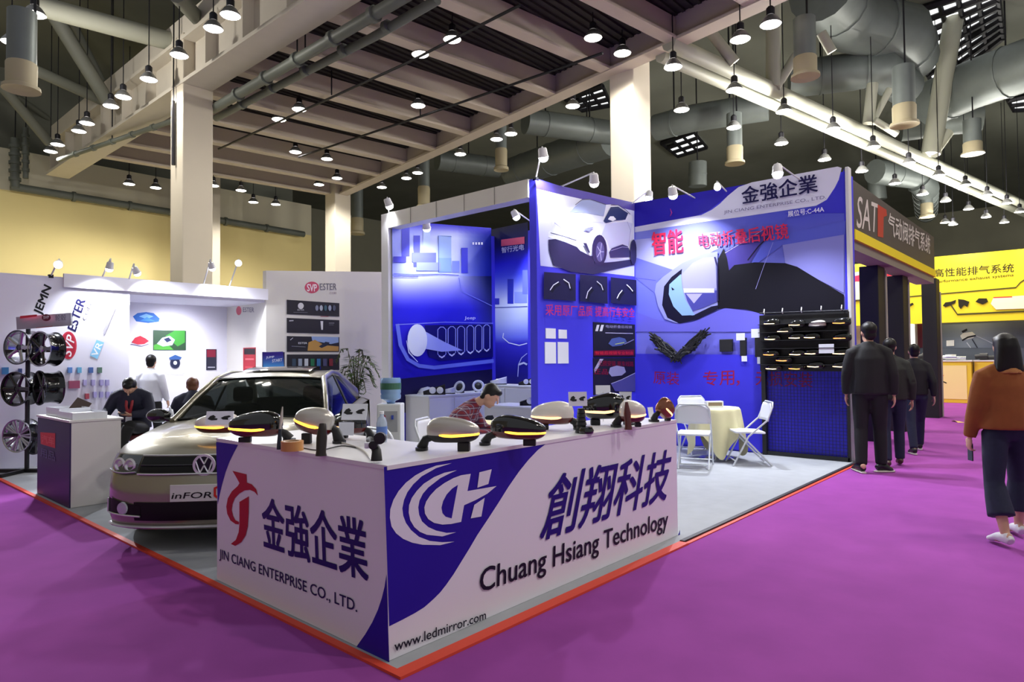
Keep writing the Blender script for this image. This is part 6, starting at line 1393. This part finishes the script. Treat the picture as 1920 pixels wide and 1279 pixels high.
headlight('clear white headlamp on the long cabinet, beside the oval ring', V((8.3, 8.92, Zc)), FACE, 'clear', .8)
headlight('tilted oval white ring lamp in the middle of the long cabinet', V((8.62, 8.95, Zc)), FACE-.5, 'ring', .95)
headlight('round white ring lamp near the bay corner', V((9.12, 8.95, Zc)), FACE+.2, 'ring', .95)
headlight('clear headlamp with chrome pieces at the bay corner', V((9.7, 8.95, .972)), FACE, 'clear', 1.0)
headlight('dark headlamp lying on the cabinet below the skyline', V((9.75, 8.25, .972)), FACE, 'chrome', 1.0)
headlight('white dome lamp standing at the back of the long cabinet', V((8.05, 9.2, Zc)), 0, 'dome', 1.1)
headlight('black headlamp shell on the lower cabinet beside the side panel', V((8.62, 7.2, .692)), FACE, 'chrome', 1.2)
P = Print(lambda x, y: onX(x, y, 8.3), (-1, 0, 0), .002)
Zq = zc(700, 700, 5.328)
P.poly(Zq(1115,445, 1140,425, 1195,422, 1210,455, 1180,478, 1130,470), '23252c'); P.poly(Zq(1228,455, 1260,430, 1310,428, 1332,440, 1300,472, 1250,475), '2c2e36'); P.build('printed_lamps', lc)
# water dispenser by the post
wd = onD(733, 800, 8.4); t = thing('water_dispenser', 'white water dispenser with a blue bottle, beside the white post', 'water dispenser', (wd.x, wd.y, .012), FACE)
BZ = onD(733, 757, 8.4).z
obj('cabinet', MB().bb((-.15, -.15, 0), (.15, .15, BZ-.012)), CWHT, t, bevel=.015); obj('tap_recess', MB().bb((-.11, -.152, BZ-.36), (.11, -.149, BZ-.1)), mat('recess_grey', 'a9abb2', .5), t)
for sx, c in ((-.05, 'b03030'), (.05, '3048b0')): obj('tap', MB().bb((sx-.012, -.19, BZ-.2), (sx+.012, -.15, BZ-.15)), mat('tap_'+c, c, .4), t)
BOT = mat('blue_bottle_plastic', '9cc4ee', .12, coat=.5, trans=.35)
bt = obj('bottle', MB().lathe([(.05, 0), (.06, .03), (.125, .06), (.13, .1), (.122, .12), (.13, .14), (.13, .2), (.122, .22), (.13, .24), (.13, .3), (.12, .325), (0, .33)], (0, 0, BZ-.012), n=24), BOT, t, smooth=50)
obj('bottle_label', MB().lathe([(.132, .18), (.132, .26)], (0, 0, BZ-.012), n=24), mat('green_label', '3a6a54', .5), bt)
# clear bottle behind the counter corner
q = onZ(712, 830, TOPZ) ; q = V((2.62, 2.95, TOPZ)); q = onD(716, 838, 4.2); q.z = TOPZ
t = thing('water_bottle', 'clear plastic bottle with a pale blue label at the back of the counter corner', 'bottle', q)
obj('bottle_body', MB().lathe([(.0, 0), (.032, .0), (.034, .02), (.034, .12), (.026, .15), (.013, .165), (.013, .18), (0, .18)], n=18), mat('clear_bottle', 'd4e2f4', .1, coat=.4, trans=.4), t, smooth=50); obj('bottle_label', MB().lathe([(.0348, .05), (.0348, .1)], n=18), mat('blue_label', '5a7ac0', .5), t); obj('cap', MB().lathe([(.015, .178), (.015, .195), (0, .195)], n=14), CWHT, t)
